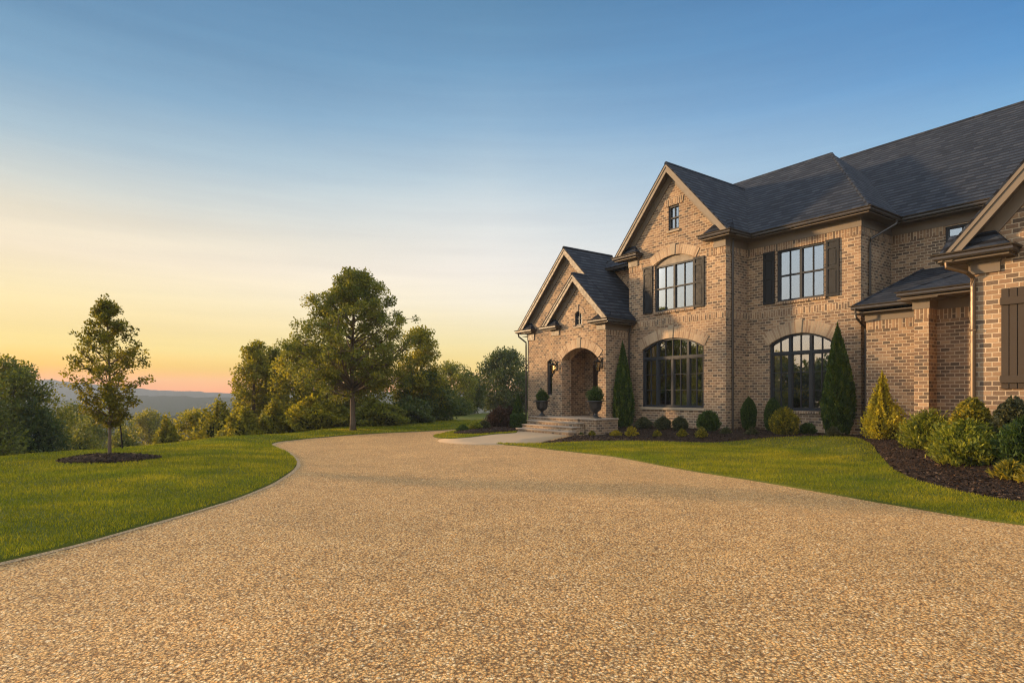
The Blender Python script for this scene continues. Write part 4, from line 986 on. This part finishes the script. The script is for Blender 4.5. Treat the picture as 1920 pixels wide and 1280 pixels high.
bed('columnar_boxwood', 'upright oval boxwood against the brick right of the downspout', 1404, 22.4, 741, 34, 'egg', 'box', 9000, .055, 303, 'upright oval boxwoods', **CO)
bed('columnar_boxwood', 'upright oval boxwood in front of the left edge of the three light window', 1449, 22.5, 742, 38, 'egg', 'box', 9000, .055, 304, 'upright oval boxwoods', **CO)
LO = dict(elong=2.6, outw=.7, upw=.7, rough=.12, core=.7, fill=.35, spikes=.12)
bed('low_shrub', 'grey green shrub with rusty tips just right of the tall narrow arborvitae', 1206, 20.6, 783, 38, 'ball', 'grey', 3600, .075, 305, **LO)
bed('low_shrub', 'grey green mounded shrub under the left half of the bay window', 1243, 20.6, 781, 33, 'ball', 'grey', 3600, .07, 306, **LO)
bed('low_shrub', 'grey green mounded shrub under the right half of the bay window', 1275, 20.6, 782, 34, 'ball', 'grey', 3600, .07, 307, **LO)
bed('low_shrub', 'round dark green spiky shrub at the right corner of the bay', 1328, 20.7, 772, 48, 'ball', 'box', 6500, .09, 308, **LO)
bed('low_shrub', 'low dark tufted shrub right of the yellow tipped bush', 1514, 22.0, 794, 32, 'ball', 'box', 3200, .08, 309, **LO)
bed('yellow_bush', 'yellow tipped green bush below the three light window', 1471, 21.2, 766, 58, 'ball', 'ygreen', 6500, .09, 310, **LO)
SM = dict(elong=2.8, outw=.7, upw=.8, rough=.16, core=.5, fill=.5, spikes=.2)
for px, b, yt, w, mt, lb in [
        (1155, 19.0, 807, 26, 'yellow', 'bright yellow spirea, the lower left one at the arborvitae foot'), (1184, 19.2, 801, 28, 'yellow', 'bright yellow spirea, the taller one right of the arborvitae foot'),
        (1232, 19.4, 807, 18, 'ygreen', 'tiny yellow green plant in front of the two grey green mounds'), (1279, 19.6, 805, 20, 'ygreen', 'small yellow green plant below the right grey green mound'),
        (1315, 19.6, 802, 25, 'ygreen', 'rounded olive plant in front of the round dark spiky shrub'), (1361, 20.4, 802, 24, 'grey', 'small grey green plant left of the downspout foot'),
        (1409, 20.6, 802, 24, 'grey', 'pale spiky plant in front of the upright oval boxwood'), (1562, 20.9, 801, 30, 'grey', 'small rusty green plant before the tall dense arborvitae'),
        (1053, 18.0, 809, 20, 'grey', 'small green plant at the foot of the entry steps'), (1083, 18.2, 810, 24, 'box', 'low dark plant between steps and cheek wall'),
        (1110, 18.3, 808, 14, 'ygreen', 'tiny pale plant in front of the cheek wall')]:
    bed('small_plant', lb, px, b, yt, w, 'mound', mt, 1500, .07, 320 + px, 'small plants along the bed edge', 'plant', stem=False, **SM)
bed('golden_cypress', 'golden yellow cone shaped cypress in front of the low room wall', 1654, 21.3, 722, 70, 'cone', 'gcone', 13000, .075, 340, None, 'conifer', elong=1.7, outw=.6, upw=.7, rough=.24, core=.62, fill=.42, spikes=.10)
JU = dict(elong=3.4, outw=.75, upw=.75, rough=.17, core=.62, fill=.5, spikes=.22)
bed('juniper', 'feathery light green juniper nearest the brick pier', 1742, 18.9, 778, 96, 'ball', 'juniper', 9000, .11, 341, 'junipers in the right bed', **JU)
bed('juniper', 'large spreading feathery juniper with bare stems in the mulch', 1812, 15.9, 798, 128, 'ball', 'juniper', 14000, .10, 342, 'junipers in the right bed', **JU)
bed('juniper', 'deep green feathery juniper at the right edge of the photo', 1922, 15.8, 796, 104, 'ball', 'box', 12000, .10, 343, 'junipers in the right bed', **JU)
BK = dict(elong=1.6, outw=.7, upw=.4, rough=.10, core=.72, fill=.4)
bed('broadleaf_shrub', 'dark broadleaf shrub with lit leaves at the foot of the bronze downspout', 1822, 16.45, 745, 88, 'ball', 'ygreen', 6000, .085, 344, 'broadleaf shrubs against the right wing', **BK)
bed('broadleaf_shrub', 'dark broadleaf shrub below the brown shutter', 1898, 16.3, 744, 92, 'ball', 'grey', 6000, .085, 345, 'broadleaf shrubs against the right wing', **BK)
bed('small_plant', 'pale green plant with long arching leaves at the front of the right bed', 1893, 14.7, 865, 62, 'mound', 'ygreen', 700, .20, 346, None, 'plant', elong=6, outw=.8, upw=.7, rough=.1, core=0, fill=.6, stem=False)
bed('small_plant', 'arching leafy plant half cut off by the right edge of the photo', 1940, 14.4, 868, 60, 'mound', 'ygreen', 700, .20, 347, None, 'plant', elong=6, outw=.8, upw=.7, rough=.1, core=0, fill=.6, stem=False)
# left of the steps
def spot(name, label, px, py, yt, wpx, shape, mat, n, leaf, seed, group='shrubs left of the entry steps', cat='shrub', **kw):
    x, y = G(px, py); z = Z(x, y) + .1; shrub(name, label, cat, x, y, wpx / F * y * .9, (top(yt, y) - z) * .94, shape, mat, n, leaf, seed, group, z=z, **kw)
spot('boxwood', 'green rounded boxwood hedge block beside the steps', 971, 806, 774, 34, 'box', 'box', 7000, .06, 360, **CO)
spot('cone_shrub', 'small cone shaped evergreen behind the boxwood block', 971, 800.5, 739, 26, 'cone', 'arbor', 6000, .08, 361, **AV)
spot('barberry', 'dark purple red barberry mound beside the boxwood', 935, 805.5, 766, 46, 'ball', 'purple', 7000, .08, 362, **LO)
spot('barberry', 'small purple barberry behind the larger one', 957, 799, 765, 30, 'ball', 'purple', 4000, .09, 363, **LO)
spot('low_shrub', 'olive green shrub left of the barberry', 908, 808, 789, 24, 'ball', 'grey', 3000, .08, 364, **LO)
spot('low_shrub', 'bright green shrub second from the lawn tip', 891, 809, 792, 26, 'ball', 'juniper', 3000, .08, 365, **LO)
spot('low_shrub', 'low dark shrub nearest the tip of the island bed', 868, 810.5, 797, 24, 'mound', 'box', 3000, .08, 366, **LO)
# trees just outside the frame on the left: they stand in the window reflections and shade the front of the house

SRC = {o.name: o for o in S.objects if o.parent is None and o.type == 'EMPTY'}
OFFS = [(-58, 26, 'dense_tree', 18.5), (-62, 33, 'bushy_tree', 20), (-56, 39, 'dense_tree', 18), (-64, 19, 'bushy_tree', 19), (-58, 45, 'bushy_tree', 17.5), (-63, 11, 'dense_tree', 18), (-60, 4, 'bushy_tree', 18.5), (-66, 28, 'bushy_tree', 21), (-52, 31, 'bushy_tree', 15.5)]
for i, (x, y, n, hh) in enumerate(OFFS):
    sc = hh / max((SRC[n].matrix_basis @ Vector(c.bound_box[6])).z - SRC[n].location.z for c in SRC[n].children)
    copy_tree(SRC[n], x, y, 'bushy tree standing left of the lawn outside the photo frame', 'trees left of the lawn outside the frame', i * 1.3, sc)
# ------------------------------------------------------------------ haze, sky, sun, camera
HZ = MB(); HZ.box(-2350, 1750, -200, 1480, -34, 40)
k = NT('haze_air'); v = k.new('VolumePrincipled'); v.inputs['Color'].default_value = (.60, .68, .77, 1); v.inputs['Density'].default_value = .00048; v.inputs['Anisotropy'].default_value = .0
k.t.links.new(v.outputs[0], k.out.inputs['Volume'])
hz = HZ.build('haze', k.m); tag(hz, kind='stuff')
SKY_FILL, EXPO, SUNE = 1.04, 1.1, 3.5  # strength of the added out-of-view sky, exposure, sun energy
SAZ, SEL = math.radians(-72), math.radians(9.0)
SD = Vector((math.sin(SAZ) * math.cos(SEL), math.cos(SAZ) * math.cos(SEL), math.sin(SEL)))
wd = bpy.data.worlds.new('World'); S.world = wd; wd.use_nodes = True
nt = wd.node_tree; nt.nodes.clear()
class WT(NT):
    def __init__(s): s.t, s.n = nt, nt.nodes
k = WT()
tc = k.new('TexCoord').outputs['Generated']
nz = k.new('VectorMath', operation='NORMALIZE'); k.set(nz.inputs[0], tc); dirv = nz.outputs[0]
sp = k.new('SeparateXYZ'); k.set(sp.inputs[0], dirv)
fl = k.new('CombineXYZ'); k.set(fl.inputs[0], sp.outputs[0]); k.set(fl.inputs[1], sp.outputs[1])
fn = k.new('VectorMath', operation='NORMALIZE'); k.set(fn.inputs[0], fl.outputs[0])
dt = k.new('VectorMath', operation='DOT_PRODUCT'); k.set(dt.inputs[0], fn.outputs[0]); dt.inputs[1].default_value = Vector((math.sin(math.radians(-62)), math.cos(math.radians(-62)), 0))
az = dt.outputs['Value']
wob = k.noise(dirv, 3.0, 4, .55); zz = k.math('ADD', sp.outputs[2], k.math('MULTIPLY', k.math('SUBTRACT', wob, .5), .018))
RL = [(0, (296, 140, 8)), (.022, (300, 186, 10)), (.04, (276, 208, 40)), (.066, (262, 230, 134)), (.1, (258, 230, 160)), (.14, (255, 234, 182)), (.19, (251, 233, 202)), (.236, (232, 222, 200)), (.273, (210, 214, 208)), (.327, (170, 194, 208)), (.395, (128, 168, 198)), (.456, (104, 147, 182)), (.6, (78, 126, 170)), (1, (54, 98, 148))]
RC = [(0, (286, 166, 20)), (.022, (282, 200, 44)), (.04, (258, 220, 100)), (.088, (255, 236, 174)), (.149, (254, 243, 220)), (.2, (247, 240, 230)), (.273, (222, 226, 226)), (.342, (186, 206, 219)), (.405, (146, 181, 209)), (.48, (112, 157, 194)), (.549, (92, 138, 176)), (.65, (72, 122, 170)), (1, (52, 96, 148))]
RR = [(0, (226, 190, 150)), (.04, (232, 208, 178)), (.1, (224, 222, 214)), (.17, (200, 216, 226)), (.25, (162, 198, 224)), (.32, (126, 178, 218)), (.40, (88, 150, 205)), (.45, (74, 136, 193)), (.55, (62, 122, 182)), (.7, (52, 106, 164)), (1, (44, 90, 146))]
rp = lambda r: k.ramp(zz, [(p, C4(*c)) for p, c in r])
def mr(v, a, b): return k.math('MINIMUM', k.math('MAXIMUM', k.math('DIVIDE', k.math('SUBTRACT', v, a), b - a), 0.0), 1.0)
col = k.mix(mr(az, .50, .94), k.mix(mr(az, -.25, .50), rp(RR), rp(RC)), rp(RL))
wm = k.new('Mapping'); wm.inputs['Scale'].default_value = (1.6, 1.6, 26); k.set(wm.inputs[0], dirv)
wisp = k.noise(wm.outputs[0], 1.5, 5, .6)
col = k.mix(1, col, k.ramp(wisp, [(.30, (.955, .955, .965)), (.52, (1, 1, 1)), (.72, (1.05, 1.045, 1.03))]), 'MULTIPLY')
dd = k.new('VectorMath', operation='DOT_PRODUCT'); k.set(dd.inputs[0], dirv); dd.inputs[1].default_value = SD
glow = k.math('POWER', k.math('MAXIMUM', dd.outputs['Value'], 0.0), 110.0)
gl = k.new('VectorMath', operation='SCALE'); gl.inputs[0].default_value = (1.0, .62, .26); k.set(gl.inputs['Scale'], k.math('MULTIPLY', glow, 3.0))
# extra bright sky added out of view behind and above, to light the scene
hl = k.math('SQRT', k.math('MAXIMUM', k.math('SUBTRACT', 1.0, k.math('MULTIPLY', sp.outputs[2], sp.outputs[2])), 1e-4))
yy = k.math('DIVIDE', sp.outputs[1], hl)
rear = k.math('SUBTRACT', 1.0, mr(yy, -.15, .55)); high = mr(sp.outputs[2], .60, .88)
fill_mask = k.math('MAXIMUM', rear, high)
sky_fill = k.ramp(zz, [(0, (1.5, .92, .5)), (.06, (1.55, 1.12, .72)), (.14, (1.05, 1.08, 1.08)), (.24, (.95, 1.12, 1.28)), (.45, (1.2, 1.3, 1.4)), (1, (1.1, 1.2, 1.35))])
cs_ = k.new('VectorMath', operation='SCALE'); k.set(cs_.inputs[0], sky_fill); cs_.inputs['Scale'].default_value = SKY_FILL
col = k.mix(fill_mask, col, cs_.outputs[0])
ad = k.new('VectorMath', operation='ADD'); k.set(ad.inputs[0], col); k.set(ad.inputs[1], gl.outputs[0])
sky = k.new('TexSky', sky_type='NISHITA', sun_disc=False, sun_elevation=SEL, sun_rotation=SAZ, altitude=200, air_density=1.0, dust_density=1.5, ozone_density=1.0)
b1 = k.new('Background'); k.set(b1.inputs[0], sky.outputs[0]); b1.inputs[1].default_value = .05
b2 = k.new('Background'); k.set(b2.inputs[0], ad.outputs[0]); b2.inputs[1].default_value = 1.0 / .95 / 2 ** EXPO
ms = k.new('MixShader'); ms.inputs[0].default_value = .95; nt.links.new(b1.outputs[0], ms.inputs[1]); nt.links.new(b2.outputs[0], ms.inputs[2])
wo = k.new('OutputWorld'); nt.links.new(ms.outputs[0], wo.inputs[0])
ld = bpy.data.lights.new('sun', 'SUN'); ld.energy = SUNE; ld.color = (1.0, .65, .34); ld.angle = math.radians(4)
lo = bpy.data.objects.new('sun', ld); COL.objects.link(lo); lo.location = (-60, 32, 20); lo.rotation_euler = SD.to_track_quat('Z', 'Y').to_euler()
cd = bpy.data.cameras.new('camera'); co_ = bpy.data.objects.new('camera', cd); COL.objects.link(co_)
co_.location = (0, 0, CZ); co_.rotation_euler = (PI / 2, 0, 0)
cd.sensor_width = 36; cd.lens = F / 1920 * 36; cd.shift_y = 100 / 1920; cd.clip_end = 6000; cd.clip_start = .05
S.camera = co_
S.view_settings.view_transform = 'Standard'; S.view_settings.look = 'None'; S.view_settings.exposure = EXPO; S.view_settings.gamma = 1
S.cycles.use_denoising = True; S.cycles.denoising_prefilter = 'NONE'; S.cycles.sample_clamp_indirect = 4; S.cycles.max_bounces = 8; S.cycles.transparent_max_bounces = 12; S.cycles.volume_bounces = 0
S.cycles.filter_width = 1.2; S.cycles.use_adaptive_sampling = True; S.cycles.adaptive_threshold = .006
